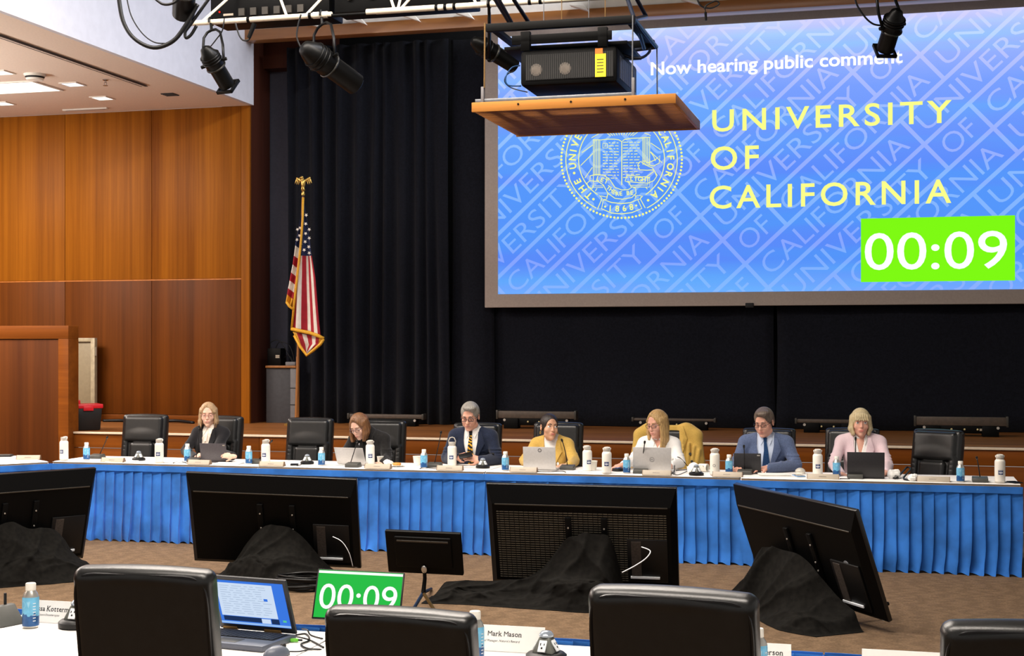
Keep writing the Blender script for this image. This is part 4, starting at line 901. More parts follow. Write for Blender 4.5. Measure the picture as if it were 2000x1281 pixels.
def floor_cloth(label, fr, s0, s1, H, T, seed, heap=(), left_run=0):
    """cloth thrown over the display's foot: H(s) top height, T(s) reach toward the viewer"""
    M, a0, n = fr; base = M.translation.copy(); base.z = 0; tan = math.tan(.33); nf = rough_noise(seed); nu, nv = 150, 64
    def fn(u, v):
        s = s0+(s1-s0)*u; h = H(s); t0 = h*tan+.085
        z = h*(1-v)**1.5; t = t0*(1-v)+v*T(s)
        th_ = math.tanh; rg = lambda q: (1-abs(math.sin(q)))**1.6
        n1 = nf(s*2.1, v*1.1); n2 = nf(s*1.7+7, v*1.4+3)
        d_ = .050*max(0, .5+n2)*rg(6.5*s+2.6*v+1.8*n1+seed)+.042*max(0, .45-n2)*rg(5.0*s-3.6*v+2.0*n2+1)+.020*rg(15*s+5*v+3*n1)
        amp = min(1, h*5+.35)*(.25+.75*math.sin(PI*min(1, .12+v*.95)))
        t += d_*amp*.9+.03*th_(n1)*v; z += d_*amp*.7
        for (hs, hv, hr, hz) in heap:
            g_ = math.exp(-(((s-hs)/hr)**2+((v-hv)/.20)**2)); z += hz*g_*(.75+.30*th_(nf(s*9, v*7))+.15*th_(nf(s*20+2, v*14))); t += .03*g_*th_(nf(s*9+5, v*6))
        ed = min(1, u/.07, (1-u)/.07, (1-v)/.05); ed = ed*ed*(3-2*ed); z = .004+max(z-.004, 0)*ed
        return base+a0*s+n*t+Vector((0, 0, z))
    mb = MB().grid(fn, nu, nv); o = mb.build('black_cloth', M_vel, fix=False, angle=180); return tag(o, label, 'cloth')
bell = lambda s, c, r, p=2: math.exp(-abs((s-c)/r)**p)
t, M, a0, n = display('black flat display on the floor seen from behind, cut by the left picture edge', POSES['a'])
floor_cloth('black cloth heaped over the foot of the display at the left picture edge', (M, a0, n), -.75, .66, lambda s: .44*bell(s, -.12, .62, 4)*(1-.16*math.sin(s*7+.6)**2)+.03, lambda s: .52+.1*math.sin(s*3), 11, [(.05, .65, .3, .10)])
t, M, a0, n = display('black flat display on the floor, second from the left, seen from behind', POSES['b'])
floor_cloth('black cloth draped over the foot of the second display from the left', (M, a0, n), -.48, .62, lambda s: .40*bell(s, .06, .33, 3)+.02, lambda s: .58+.06*math.sin(s*4), 12, [(-.12, .62, .22, .13)])
t, M, a0, n = display('black flat display with many fine louvers on its back, centre of the floor', POSES['c'], True)
floor_cloth('black cloth peaked over the foot of the louvered display, running left along the floor', (M, a0, n), -1.12, .52, lambda s: .49*max(bell(s, .10, .19, 6), bell(s, -.02, .28, 2)*.95)+.10*bell(s, -.75, .45, 4)+.02, lambda s: .46+.10*bell(s, .1, .4)-.06*bell(s, -.9, .4), 13, [(.10, .72, .30, .13), (-.75, .5, .35, .03)])
t, M, a0, n = display('black flat display turned sharply aside on the floor, right of the louvered one', POSES['d'], sticker=True)
floor_cloth('black cloth draped over the foot of the sharply turned display', (M, a0, n), -.70, .62, lambda s: .42*bell(s, -.16, .46, 4)+.12*bell(s, .42, .25)+.02, lambda s: .50+.08*math.sin(s*5), 14, [(.42, .75, .14, .09)])
cable('cable', 'thin pale cable hanging down the louvered display\'s port panel', [atY(1253, 1068, 10.0), atY(1270, 1076, 9.98), atY(1262, 1090, 9.96), atY(1240, 1105, 9.94), atY(1215, 1118, 9.94)], .004, M_print)
cable('cable', 'thin pale cable hanging beside the second display\'s port panel', [atY(650, 1048, 10.2), atY(668, 1058, 10.2), atY(682, 1080, 10.22), atY(689, 1106, 10.26)], .003, M_print)
cp_ = atZ(588, 1146, .02); mb = MB()
for k in range(7):
    rr = .17+.012*(k % 3); mb.tube([(cp_.x+rr*math.cos(a*.35)+.01*math.sin(3*a*.35+k), cp_.y+.75*rr*math.sin(a*.35), .012+.016*k+.006*math.sin(a*.7+k)) for a in range(18)], .009, 6, closed=True)
tag(mb.build('cable_coil', M_micd, angle=180), 'coiled heap of black cable on the carpet under the second display', 'cable')
# small desk monitor on a low tripod
M, a0, n = tv_frame(0, 0, 0, 0, 0, 0); K_ = K; K = 1.0; M, a0, n = tv_frame(-3.122, 9.362, .282, .068, .36, .019); K = K_
t = thing('small_monitor', 'small black monitor on a low tripod seen from behind, left of the louvered display', 'monitor'); t.matrix_world = M
MB().bx(-.265, .265, .0, .03, 0, .32).build('bezel', M_tv, t, bevel=.005); MB().bx(-.25, .25, .0305, .032, .015, .30).build('screen', M_sc, t)
b = MB().bx(-.20, .20, -.022, .002, .055, .29).build('back_cover', M_tv, t, bevel=.012); MB().bx(-.18, .18, -.027, -.02, .255, .268).build('ridge', M_tvr, b, bevel=.002)
MB().sphere((0, -.03, .052), (.02, .012, .03), 14, 8).build('tilt_knob', M_alu, t)
f_ = MB(); Mi = M.inverted(); foot = lambda px, py: Mi @ atZ(px, py, .01)
hub_ = Vector((0, -.03, -.02)); f_.tube([(0, -.012, .08), hub_, Mi @ (M.translation+Vector((0, -.05, -.12)))], [.014, .013, .016], 10); f_.build('pole', M_tv, t)
for px, py, mm in ((853, 1199, smat('brass_leg', (150, 130, 90), rough=.4, metal=.6)), (806, 1192, M_deep), (842, 1150, M_tv)): MB().tube([Mi @ (M.translation+Vector((0, -.05, -.12))), foot(px, py)], .012, 8).build('leg', mm, t)
# ------------------------------------------------------------------ near table: laptop, timer monitor, cards
M_key = smat('key_black', (34, 36, 42), rough=.5); M_deck = smat('laptop_deck', (92, 98, 112), rough=.4, var=.05)
M_deskt = emat('desktop_blue', (60, 120, 225), 1.0); M_win = emat('window_pale', (205, 222, 244), 1.0); M_bar = emat('taskbar_pale', (150, 190, 240), 1.0); M_txt = emat('window_text', (172, 190, 215), 1.0); M_dkb = emat('window_dark', (30, 50, 90), 1.0)
def place_frame(o, x, y, z, yaw, tilt, roll):
    global K
    K0 = K; K = 1.0; M, a0, n = tv_frame(x, y, z, yaw, tilt, roll); K = K0; o.matrix_world = M; return M
lp = thing('open_laptop', 'open laptop with blue desktop on its screen on the near table', 'laptop', (-2.357, 5.045, ZT), -.135)
MB().bx(-.17, .17, -.235, .0, 0, .022).build('base', M_deck, lp, bevel=.004)
kb = MB().bx(-.155, .155, -.135, -.02, .0215, .0225).build('key_well', M_key, lp)
f_ = MB()
for r in range(6):
    n_k = 15
    for c_ in range(n_k): x = -.148+c_*.0198; f_.bx(x, x+.0168, -.132+r*.0182, -.132+r*.0182+.0152, .0225, .0255)
o = f_.build('keys', M_key, kb, smooth=False); o['kind'] = 'stuff'
MB().bx(-.055, .04, -.215, -.15, .0218, .0228).build('touchpad', M_mic, lp, bevel=.001)
for x0, x1 in ((-.155, -.09), (.03, .105)): MB().bx(x0, x1, -.006, .008, .020, .034).build('hinge', smat('bronze_hinge', (150, 116, 66), rough=.35, metal=.5), lp, bevel=.003)
ld = link('lid', None, lp); ld.rotation_euler = (.376, 0, 0); ld.location = (0, 0, .021)
bpy.data.objects.remove(ld)
Rl = Matrix.Rotation(.36, 3, 'X'); lf = lambda a, b, d=0: Rl @ Vector((a, -d, b))+Vector((0, 0, .021))
ld = MB().box(Rl @ Vector((0, .006, .115))+Vector((0, 0, .021)), (.34, .012, .23), M=Rl).build('lid', M_key, lp, bevel=.004)
def rect(mm, nm, x0, x1, z0, z1, d):
    f_ = MB(); f_.add([lf(x0, z0, d), lf(x1, z0, d), lf(x1, z1, d), lf(x0, z1, d)], [(0,1,2,3)]); return f_.build(nm, mm, ld, fix=False)
rect(M_deskt, 'screen', -.155, .155, .025, .215, .001); rect(M_win, 'document_window', -.145, .105, .062, .205, .0016); rect(M_bar, 'taskbar', -.155, .155, .027, .036, .0016); rect(M_dkb, 'preview_window', -.14, .03, .04, .06, .0017); rect(M_win, 'preview_window', .03, .07, .038, .058, .0018); rect(M_dkb, 'thumbnail', .073, .108, .038, .06, .0018)
f_ = MB(); rs_ = random.Random(2)
for k in range(13):
    z = .192-k*.0098; x = -.13
    while x < .06:
        l_ = rs_.uniform(.012, .045); f_.add([lf(x, z, .0021), lf(min(x+l_, .09), z, .0021), lf(min(x+l_, .09), z+.0025, .0021), lf(x, z+.0025, .0021)], [(0,1,2,3)]); x += l_+.012
f_.build('window_text', M_txt, ld, fix=False); rect(M_deskt, 'window_logo', .058, .075, .135, .146, .0021); rect(emat('chat_icon', (90, 200, 150), 1), 'chat_icon', .125, .14, .05, .059, .0021)
cable('laptop_cable', 'black cables looping from the open laptop across the white cloth', [atZ(578, 1240, ZT+.005), atZ(598, 1238, ZT+.004), atZ(604, 1250, ZT+.004), atZ(588, 1258, ZT+.004), atZ(600, 1266, ZT+.004), atZ(625, 1268, ZT+.004)], .0035)
cable('laptop_cable', 'black cable running from the open laptop under the second near chair', [atZ(578, 1243, ZT+.005), atZ(596, 1247, ZT+.012), atZ(610, 1252, ZT+.004), atZ(632, 1264, ZT+.004)], .0035)
cable('laptop_cable', 'thin black cable arching behind the timer monitor stand', [atZ(590, 1228, ZT+.004), atZ(600, 1230, ZT+.02), atZ(607, 1240, ZT+.004), atZ(630, 1247, ZT+.004)], .003)
t = thing('green_adapter', 'small green audio adapter beside the open laptop', 'adapter', atZ(575, 1250, ZT+.008), .3); MB().box((0, 0, 0), (.03, .012, .012)).build('body', smat('lime_plastic', (110, 200, 60), rough=.4), t, bevel=.002); MB().cyl((.014, 0, 0), (.03, 0, 0), .004).build('plug', M_micd, t)
t = thing('computer_mouse', 'grey computer mouse in front of the open laptop', 'mouse', atZ(540, 1281, ZT), -.5); S = SDF(ar(-.05, .05, .003), ar(-.07, .07, .003), ar(-.02, .06, .003)); S.ell((0, 0, .0), (.032, .056, .038)); S.box((0, 0, -.02), (.06, .08, .02), .0, 0, 'sub'); V, Q = S.mesh(); link('shell', np_mesh('shell', V, Q, M_deck), t); MB().cyl((-.006, .03, .032), (.006, .03, .032), .009).build('wheel', M_micd, t)
cable('mouse_cable', 'thin mouse cable running right from the grey mouse', [atZ(560, 1272, ZT+.004), atZ(585, 1272, ZT+.004), atZ(606, 1268, ZT+.004), atZ(628, 1268, ZT+.004)], .0028)
tm = thing('timer_monitor', 'slim portable monitor showing white timer digits on green', 'monitor'); M = place_frame(tm, -1.994, 5.135, .80, .239, -.509, .047)
MB().bx(-.17, .17, .0, .012, 0, .202).build('bezel', M_micd, tm, bevel=.003)
tf = lambda d: (lambda a, b: Vector((a, -d, b)))
f_ = MB(); f_.add([tf(.0008)(*q) for q in ((-.164, .006), (.164, .006), (.164, .197), (-.164, .197))], [(0,1,2,3)]); f_.build('screen', emat('timer_green', (44, 190, 72), 1.0), tm, fix=False)
f_ = MB(); f_.add([tf(.0012)(*q) for q in ((-.164, .184), (.164, .184), (.164, .194), (-.164, .194))], [(0,1,2,3)]); f_.build('title_strip', M_swhite, tm, fix=False)
f_ = MB(); text_on(f_, '00:09', tf(.0014), (-.150, .150, .040, .142), bold=.002, res=5); f_.build('timer_digits', M_swhite, tm, smooth=False, fix=False)
Mi = M.inverted(); f_ = MB(); f_.tube([(-.05, .014, .12), Mi @ Vector((-2.0, 5.2, ZT+.004)), Mi @ Vector((-1.95, 5.12, ZT+.004)), (.02, .004, .0)], .006, 8); f_.build('kickstand', M_micd, tm)
f_ = MB(); f_.tube([(0, .006, .002), Mi @ Vector((-1.995, 5.12, ZT+.008))], .016, 8); f_.tube([Mi @ Vector((-2.07, 5.10, ZT+.008)), Mi @ Vector((-1.92, 5.13, ZT+.008))], .009, 8); f_.build('foot', M_micd, tm)
M_card = smat('white_card', (240, 238, 234), rough=.7, var=.02); M_ink = smat('black_ink', (18, 18, 20), rough=.7)
def serif_text(mb, text, fn, a0, b0, cap, bold=.02, squeeze=.92, shear=0):
    x = 0; k = cap/.72
    for ch in text:
        if ch == ' ': x += .24; continue
        v, fs = font_mesh(ch, 0 if ch in 'MN' else bold, 3, shear=shear); wch = v[:,0].max(); x_ = x-v[:,0].min()
        mb.add([fn(a0+(p[0]+x_)*k*squeeze, b0+p[1]*k) for p in v], fs)
        for yy in ((0, .72) if ch.isupper() else (0, .54)):
            xs_s = sorted(set(round(float(p[0]), 3) for p in v if abs(p[1]-yy) < .03))
            for i in range(len(xs_s)-1):
                wd = xs_s[i+1]-xs_s[i]
                if .05 < wd < .17 and not shear and ch in ('Krkntim' if yy == 0 else 'Krnm'):
                    q = [(xs_s[i]-.05, yy-.025), (xs_s[i+1]+.05, yy-.025), (xs_s[i+1]+.05, yy+.02), (xs_s[i]-.05, yy+.02)]
                    mb.add([fn(a0+(a+x_)*k*squeeze, b0+b*k) for a, b in q], [(0,1,2,3)])
        x += wch-v[:,0].min()+.075
    return x*k*squeeze
def name_card(label, pL, pR, ht, lines):
    ax = (pR-pL); L_ = ax.length; rz = math.atan2(ax.y, ax.x); t = thing('name_card', label, 'name card', pL, rz)
    ln = .32; R = Matrix.Rotation(-ln, 3, 'X')
    fr = MB().box(R @ Vector((L_/2, .0006, ht/2)), (L_, .0012, ht), M=R).build('front_panel', M_card, t)
    R2 = Matrix.Rotation(ln, 3, 'X'); top = R @ Vector((0, 0, ht)); MB().box(Vector((L_/2, top.y*2, 0))+R2 @ Vector((0, 0, ht/2)), (L_, .0012, ht), M=R2).build('back_panel', M_card, t)
    fn = lambda a, b: R @ Vector((a, -.0008, b))
    f_ = MB()
    for (txt, a, b, cap, bo, sq, sh) in lines: serif_text(f_, txt, fn, a, b, cap, bo, sq, sh)
    if lines: f_.build('lettering', M_ink, fr, smooth=False, fix=False)
    return t
cl_ = atZ(40, 1213, ZT); cr_ = atZ(172, 1222, ZT); cr_.y = cl_.y
name_card('white folded name card behind the blue bottle at the left', cl_, cr_, .088, [('ssa Kotterman', .071, .046, .0205, .010, .92, 0), ('d, Livere Oncotherapies', .068, .027, .0085, .0, .8, .3)])
cl_ = atZ(905, 1268, ZT); cr_ = atZ(1062, 1276, ZT); cr_.y = cl_.y
name_card('white folded name card reading in bold serif letters left of the outlet dome', cl_, cr_, .094, [('Mark Mason', .088, .055, .0185, .008, 1.0, 0), ('Agricultural Manager, Nature\'s Reward', .025, .034, .0085, .0, .85, .3)])
cl_ = atZ(1408, 1305, ZT); cr_ = atZ(1545, 1310, ZT); cr_.y = cl_.y
name_card('white folded name card half hidden by the third near chair', cl_, cr_, .094, [('kerson', .136, .055, .0185, .010, 1.0, 0)])
cl_ = atZ(1683, 1322, ZT); cr_ = atZ(1850, 1330, ZT); cr_.y = cl_.y
name_card('white folded name card left of the rightmost near chair, only its top edge showing', cl_, cr_, .094, [])
p = on_near(2, 1218); t = thing('microphone_base', 'grey wedge microphone base at the left corner of the near table', 'microphone', p, -.3)
f_ = MB(); f_.prism([(-.075, 0), (.075, 0), (.012, .075), (-.012, .075)], lambda a, b, q: (a, -.06+.12*q, b)); f_.build('wedge', M_mic, t, bevel=.006); f_ = MB(); f_.prism([(-.045, .012), (.045, .012), (0, .055)], lambda a, b, q: (a, -.0625+.001*q, b)); f_.build('recess', M_micd, t)
MB().cyl((0, .02, .07), (0, .02, .12), .006).build('socket', M_micd, t)
# ------------------------------------------------------------------ things on the stage
M_red = smat('red_plastic', (214, 26, 40), rough=.35, var=.06); M_tote = smat('black_tote', (26, 24, 24), rough=.4, var=.1)
p = atZ(168, 839, .832); t = thing('storage_bin', 'black storage bin with a bright red lid on the stage beside the partition', 'bin', (p.x, 15.45, .832), .72)
f_ = MB(); s0, s1, h = .145, .165, .27
f_.add([(-s0,-s0,0),(s0,-s0,0),(s0,s0,0),(-s0,s0,0),(-s1,-s1,h),(s1,-s1,h),(s1,s1,h),(-s1,s1,h)], [(0,3,2,1),(4,5,6,7),(0,1,5,4),(1,2,6,5),(2,3,7,6),(3,0,4,7)]); f_.build('tub', M_tote, t, bevel=.012)
MB().bx(-.175, .175, -.175, .175, .262, .315).build('lid', M_red, t, bevel=.012)
for sx in (-1, 1): MB().bx(-.06, .06, sx*.172-.012, sx*.172+.012, .235, .29).build('latch', M_red, t, bevel=.006)
MB().bx(-.19, -.06, .02, .12, .31, .36).build('lid_handle', M_red, t, bevel=.01)
MB().bx(-.165, -.150, -.08, .08, .16, .175).build('side_rib', M_tvr, t, bevel=.004)
cable('stage_cable', 'black cable lying along the foot of the wood wall on the stage', [(atY(205, 823, 17.15).x, 17.1, .845), (atY(235, 823, 17.1).x, 17.15, .85), (atY(290, 823, 17.1).x, 17.05, .845), (atY(340, 823, 17.1).x, 17.12, .86), (atY(385, 826, 17.1).x, 17.0, .845)], .022)
# grey rack cabinet behind the jamb with a black box on it
M_cab = smat('cabinet_grey', (58, 58, 62), rough=.7, var=.1); M_cabl = smat('cabinet_side', (112, 110, 112), rough=.7, var=.06); M_oak = smat('oak_edge', (150, 96, 44), rough=.5, var=.12, stretch=(1, 1, .1))
CY = 17.5; L0 = atY(520, 715, CY).x; L1 = atY(567, 715, CY).x; L2 = atY(579, 715, CY).x; L3 = atY(584, 715, CY).x; zt = atY(555, 714, CY).z
t = thing('stage_cabinet', 'dark grey stage cabinet with a wooden top edge left of the flag', 'cabinet')
MB().bx(L0, L1, CY, CY+.22, .83, zt-.035).build('door', M_cab, t, bevel=.004); sd = MB().bx(L1+.004, L2, CY-.01, CY+.22, .83, zt-.035).build('side_column', M_cabl, t, bevel=.003)
for k in range(3): MB().bx(L1+.002, L2+.002, CY-.014, CY-.008, zt-.30-.22*k, zt-.29-.22*k).build('gap', M_dark, sd)
MB().bx(L0, L2, CY-.03, CY+.24, zt-.03, zt).build('top', M_oak, t, bevel=.004)
MB().bx(L2+.003, L3, CY-.02, CY+.02, .83, zt+.12).build('edge_post', M_oak, t, bevel=.004)
a = atY(527, 680, CY+.1); b = atY(553, 712, CY+.1); t = thing('control_box', 'small black electronics box with a pale label on the stage cabinet', 'electronics')
g_ = MB().bx(a.x, b.x, CY+.02, CY+.2, zt, a.z).build('case', M_tv, t, bevel=.006); MB().bx(b.x-.07, b.x-.015, CY+.012, CY+.02, zt+.10, zt+.14).build('label', M_plate, g_); MB().bx(b.x-.07, b.x-.015, CY+.010, CY+.02, zt+.118, zt+.122).build('label_line', M_ink, g_)
for i, pts in enumerate(([(530, 682), (528, 670), (540, 664), (552, 672), (562, 690), (572, 708)], [(538, 681), (546, 668), (562, 672), (570, 685), (575, 705)], [(553, 700), (562, 694), (570, 700), (573, 710)])):
    cable('thin_cable', 'thin black cable curling over the electronics box, '+('outer loop', 'inner loop', 'lowest loop')[i], [atY(x, y, CY+.08+.02*i) for x, y in pts], .006)
MB_ = MB().bx(b.x+.06, L2-.03, CY+.03, CY+.18, zt, zt+.05); o = MB_.build('router', M_cabl, bevel=.01); tag(o, 'small flat grey box beside the electronics box on the stage cabinet', 'electronics')
# floor strip lights at the foot of the drapes
M_strip = smat('strip_light_case', (78, 66, 56), rough=.55, var=.15, scale=30); M_led = smat('indicator_lens', (220, 205, 150), rough=.2)
def strip(label, pxa, pxb, pyt, pyb, Y, tilt=0):
    a = atY(pxa, pyt, Y); b = atY(pxb, pyt, Y); zb = atY((pxa+pxb)/2, pyb, Y).z; L_ = b.x-a.x; hh = a.z-zb; t = thing('strip_light', label, 'stage light', ((a.x+b.x)/2, Y, .831), 0, 'floor strip lights along the stage drapes'); z0 = zb-.831
    M_ = MB().bx(-L_/2, L_/2, -.05, .06, z0, z0+hh).build('housing', M_strip, t, bevel=.008)
    for sx in (-1, 1):
        MB().bx(sx*L_/2-.012, sx*L_/2+.012, -.06, .07, z0-.01, z0+hh+.01).build('end_plate', M_tvr, t, bevel=.003)
        MB().bx(sx*(L_/2-.18)-.09, sx*(L_/2-.18)+.09, -.07, .07, 0, max(.012, z0)).build('foot', M_tv, t, bevel=.004)
        MB().cyl((sx*(L_/2-.10), -.055, z0-.02), (sx*(L_/2-.10), -.075, z0-.02), .016).build('knob', M_ss, t)
    g_ = MB().bx(-L_*.28, L_*.32, -.045, .05, max(.01, z0-.085), z0).build('driver_box', M_tv, t, bevel=.004)
    f_ = MB()
    for k in range(3): f_.sphere((-.1+.14*k, -.05, max(.03, z0-.04)), .012, 8, 6)
    f_.build('indicator', M_led, g_); MB().bx(.20, .33, -.049, -.044, max(.02, z0-.055), max(.03, z0-.03)).build('rating_label', M_plate, g_)
strip('dark strip light on the stage floor behind the brown-haired woman', 683, 828, 808, 817, 17.2); strip('tall-faced strip light on the stage floor behind the woman in yellow', 973, 1125, 802, 817, 17.1); strip('low dim strip light on the stage floor behind the woman in the white shirt', 1237, 1397, 816, 822, 17.3); strip('low strip light on the stage between the blue-suited man and pink-clad woman', 1555, 1690, 818, 826, 17.2); strip('tall-faced strip light on the stage floor right of the turned empty chair', 1787, 1967, 813, 831, 16.9)
# ------------------------------------------------------------------ flag
M_gold = smat('gold_fringe', (222, 164, 36), rough=.6, var=.2, scale=120); M_fr = smat('flag_red', (166, 24, 42), rough=.8, var=.08); M_fw = smat('flag_white', (226, 220, 210), rough=.8, var=.05); M_fb = smat('flag_navy', (26, 38, 78), rough=.8, var=.1); M_brass = smat('brass', (214, 178, 96), rough=.3, metal=.8, var=.1)
GY = 17.0
fl = thing('flag', 'national flag with gold fringe hanging furled on a wooden pole on the stage', 'flag')
g0 = atY(578, 828, GY); g1 = atY(591.5, 384, GY); MB().cyl((g0.x, GY, .835), (g1.x, GY, g1.z), .019, .017).build('pole', M_oak, fl); MB().lathe([(.15, 0), (.15, .02), (.06, .05), (.03, .10)], 24, c=(g0.x, GY, .831)).build('pole_base', M_brass, fl)
# eagle finial
ez = lambda x, y: atY(x, y, GY)
eg = MB(); c0 = ez(592, 382); eg.lathe([(.022, 0), (.026, .02), (.015, .05), (.03, .075), (.02, .09)], 14, c=(c0.x, GY, c0.z)); eg = eg.build('finial_socket', M_brass, fl)
S = SDF(ar(-.16, .16, .005), ar(-.06, .06, .005), ar(-.03, .22, .005))
S.ell((0, 0, .07), (.030, .028, .06)); S.ell((-.012, -.008, .145), .02, k=.02); S.cap((-.03, -.012, .145), (-.045, -.014, .135), .008, .004, k=.008)
for sx in (-1, 1):
    S.cap((sx*.02, .005, .10), (sx*.085, .01, .14), .016, .012, k=.02); S.cap((sx*.085, .01, .14), (sx*.115, .01, .07), .012, .005, k=.01); S.cap((sx*.07, .01, .13), (sx*.09, .01, .06), .011, .005, k=.01); S.cap((sx*.05, .01, .115), (sx*.065, .01, .06), .011, .005, k=.01); S.cap((sx*.01, -.01, .02), (sx*.016, -.012, -.01), .008, k=.01)
S.cap((0, .01, .03), (0, .02, -.02), .014, .018, k=.01)
V, Q = S.mesh(); q = link('eagle', np_mesh('eagle', V, Q, M_brass), fl); q.location = (c0.x, GY, c0.z+.085)
def sheet(name, Lf, Rf, n_v, stripes, yoff, seed, canton=None, gold_edge=(), amp=.035, nu=None):
    """cloth panel between two pixel-measured edge lines; stripes = list of (u1, material index)"""
    nf = rough_noise(seed); nu = nu or 40
    def lerp(pl, v):
        s = v*(len(pl)-1); i = min(int(s), len(pl)-2); f = s-i; return pl[i][0]+(pl[i+1][0]-pl[i][0])*f, pl[i][1]+(pl[i+1][1]-pl[i][1])*f
    def fn(u, v):
        a, b = lerp(Lf, v), lerp(Rf, v); x = a[0]+(b[0]-a[0])*u; y = a[1]+(b[1]-a[1])*u; q = atY(x, y, GY)
        return Vector((q.x, GY-.03-yoff+amp*math.sin(u*9+v*2+seed)*(.3+.7*v)+.012*nf(u*4, v*5), q.z))
    def mf(u, v):
        if canton and v < canton: return 2
        for u1, m_ in stripes:
            if u <= u1: return m_
        return stripes[-1][1]
    mb = MB().grid(fn, nu, n_v, mfn=mf); o = mb.build(name, [M_fw, M_fr, M_fb, M_gold], fl, fix=False, angle=180, solid=.003); return fn, o
# front fold: left edge runs down the gold heading, right edge the free side
LF = [(592, 384), (591, 430), (588, 470), (585, 500), (578, 560), (571, 640)]; RF = [(597, 392), (606, 440), (610, 470), (614, 500), (621, 545), (631, 656)]
fn1, o1 = sheet('front_fold', LF, RF, 80, [(.19, 1), (.36, 0), (.53, 1), (.66, 0), (.80, 1), (.92, 0), (1, 1)], .03, 1, canton=.60)
def star(mb, c, r, fn):
    pts = [(c[0]+(r if k % 2 == 0 else r*.42)*math.sin(k*PI/5), c[1]+(r if k % 2 == 0 else r*.42)*math.cos(k*PI/5)) for k in range(10)]
    mb.add([fn(*c)]+[fn(*q) for q in pts], [(0, 1+k, 1+(k+1) % 10) for k in range(10)])
for x, y in ((598, 420), (597, 437), (604, 448), (597, 456), (604, 465), (596, 472), (603, 482), (594, 488), (604, 494)): f_ = MB(); star(f_, (x, y), 3.9, lambda a, b: atY(a, b, GY-.115)); f_.build('star', M_fw, o1, fix=False)
fn2, o2 = sheet('rear_fold', [(590, 415), (578, 470), (572, 520), (566, 555), (560, 592)], [(592, 415), (588, 470), (584, 520), (578, 580), (572, 602)], 170, [(1, 0)], -.02, 2, canton=None, nu=70)
me = o2.data
for pg in me.polygons:
    c = pg.center; r_ = (c-Vector((0, 0, CAMH))); d = r_.dot(FW); yy = HORIZON-FPX*(c.z-CAMH)/d; xx = 1000+FPX*r_.dot(RT)/d; s = yy-(xx-575)*.75
    pg.material_index = 2 if s < 478 else (0 if s < 500 else 1 if s < 519 else 0 if s < 537 else 1 if s < 555 else 0 if s < 572 else 1 if s < 586 else 3)
for x, y in ((581, 448), (585, 460), (580, 468), (588, 476), (586, 445)): f_ = MB(); star(f_, (x, y), 3.6, lambda a, b: atY(a, b, GY-.085)); f_.build('star', M_fw, o2, fix=False)
fn3, o3 = sheet('bottom_fold', [(574, 648), (585, 672), (599, 694)], [(632, 660), (628, 672), (602, 692)], 16, [(.12, 3), (.30, 1), (.46, 0), (.62, 1), (.78, 0), (.90, 1), (1, 3)], .0, 3, amp=.02)
for nm, pts, r in (('heading_cord', [(592, 386), (591, 430), (588, 470), (584, 510), (577, 570), (570, 640)], .016), ('fringe', [(569, 642), (585, 646), (605, 650), (622, 656), (632, 661)], .024), ('fringe', [(575, 655), (586, 676), (599, 694), (612, 684), (626, 672), (632, 662)], .020), ('fringe', [(560, 590), (565, 598), (573, 604)], .018)):
    f_ = MB().tube([atY(x, y, GY-.105) for x, y in pts], r, 6); f_.build(nm, M_gold, fl, angle=180)
# ------------------------------------------------------------------ lighting truss, lamps and projector
PY_ = 12.2; PZ = 4.87; PX0 = atY(373, 45, PY_).x
tr = thing('lighting_truss', 'white pipe lighting truss running across under the ceiling', 'truss')
M_pw = smat('pipe_cream', (226, 214, 192), rough=.4, var=.06)
MB().cyl((PX0, PY_, PZ), (atY(648, 30, PY_).x, PY_, PZ), .025, n=16).build('pipe', M_pw, tr); MB().cyl((atY(716, 30, PY_).x, PY_, PZ), (1.6, PY_, PZ), .027, n=16).build('pipe', M_pw, tr); MB().cyl((atY(640, 30, PY_).x, PY_, PZ-.012), (atY(735, 30, PY_).x, PY_, PZ-.012), .016, n=12).build('pipe_joint', M_tv, tr)
MB().cyl((atY(612, 30, PY_).x, PY_, PZ), (atY(640, 30, PY_).x, PY_, PZ), .031, n=16).build('pipe_sleeve', M_pw, tr)
MB().cyl((PX0, PY_+.35, PZ+.55), (1.6, PY_+.35, PZ+.55), .024, n=12).build('upper_chord', M_pw, tr)
for a, b in ((395, 445), (560, 520), (598, 640), (770, 735), (777, 777), (783, 825), (930, 890), (1060, 1010)):
    q0 = atY(a, 30, PY_).x; q1 = atY(b, 30, PY_).x; MB().cyl((q0, PY_, PZ+.01), (q0+(q1-q0)*1.6, PY_+.35, PZ+.55), .013, n=8).build('web_brace', M_pw, tr)
for k, px in enumerate((486, 606, 853, 870, 888, 955, 1035, 1056)):
    x = atY(px, 25, PY_).x; MB().cyl((x-.014, PY_, PZ), (x+.014, PY_, PZ), .029, n=14).build('tape_band', M_tv, tr)
x0 = atY(425, 25, 12.6).x; x1 = atY(655, 25, 12.6).x; x2 = atY(930, 15, 12.6).x
rc = thing('dimmer_rack', 'long black dimmer box with a red lamp on the truss above the left spotlights', 'dimmer'); q = MB().bx(x0, x1, 12.45, 12.8, PZ+.05, PZ+.38).build('case', M_tv, rc, bevel=.01); MB().sphere((x0+.10, 12.44, PZ+.15), .01, 10, 6).build('red_lamp', emat('red_led', (255, 40, 30), 1), q); MB().bx(x0+.14, x0+.24, 12.44, 12.45, PZ+.11, PZ+.13).build('label_strip', M_plate, q)
for k in range(6): MB().bx(x0+.3+.12*k, x0+.36+.12*k, 12.43, 12.45, PZ+.1, PZ+.17).build('breaker', M_tvr, q)
rc = thing('cable_raceway', 'black raceway box on the truss between the big spotlight and the projector', 'raceway'); q = MB().bx(x1+.05, x2, 12.45, 12.75, PZ+.07, PZ+.42).build('case', M_tv, rc, bevel=.01); 
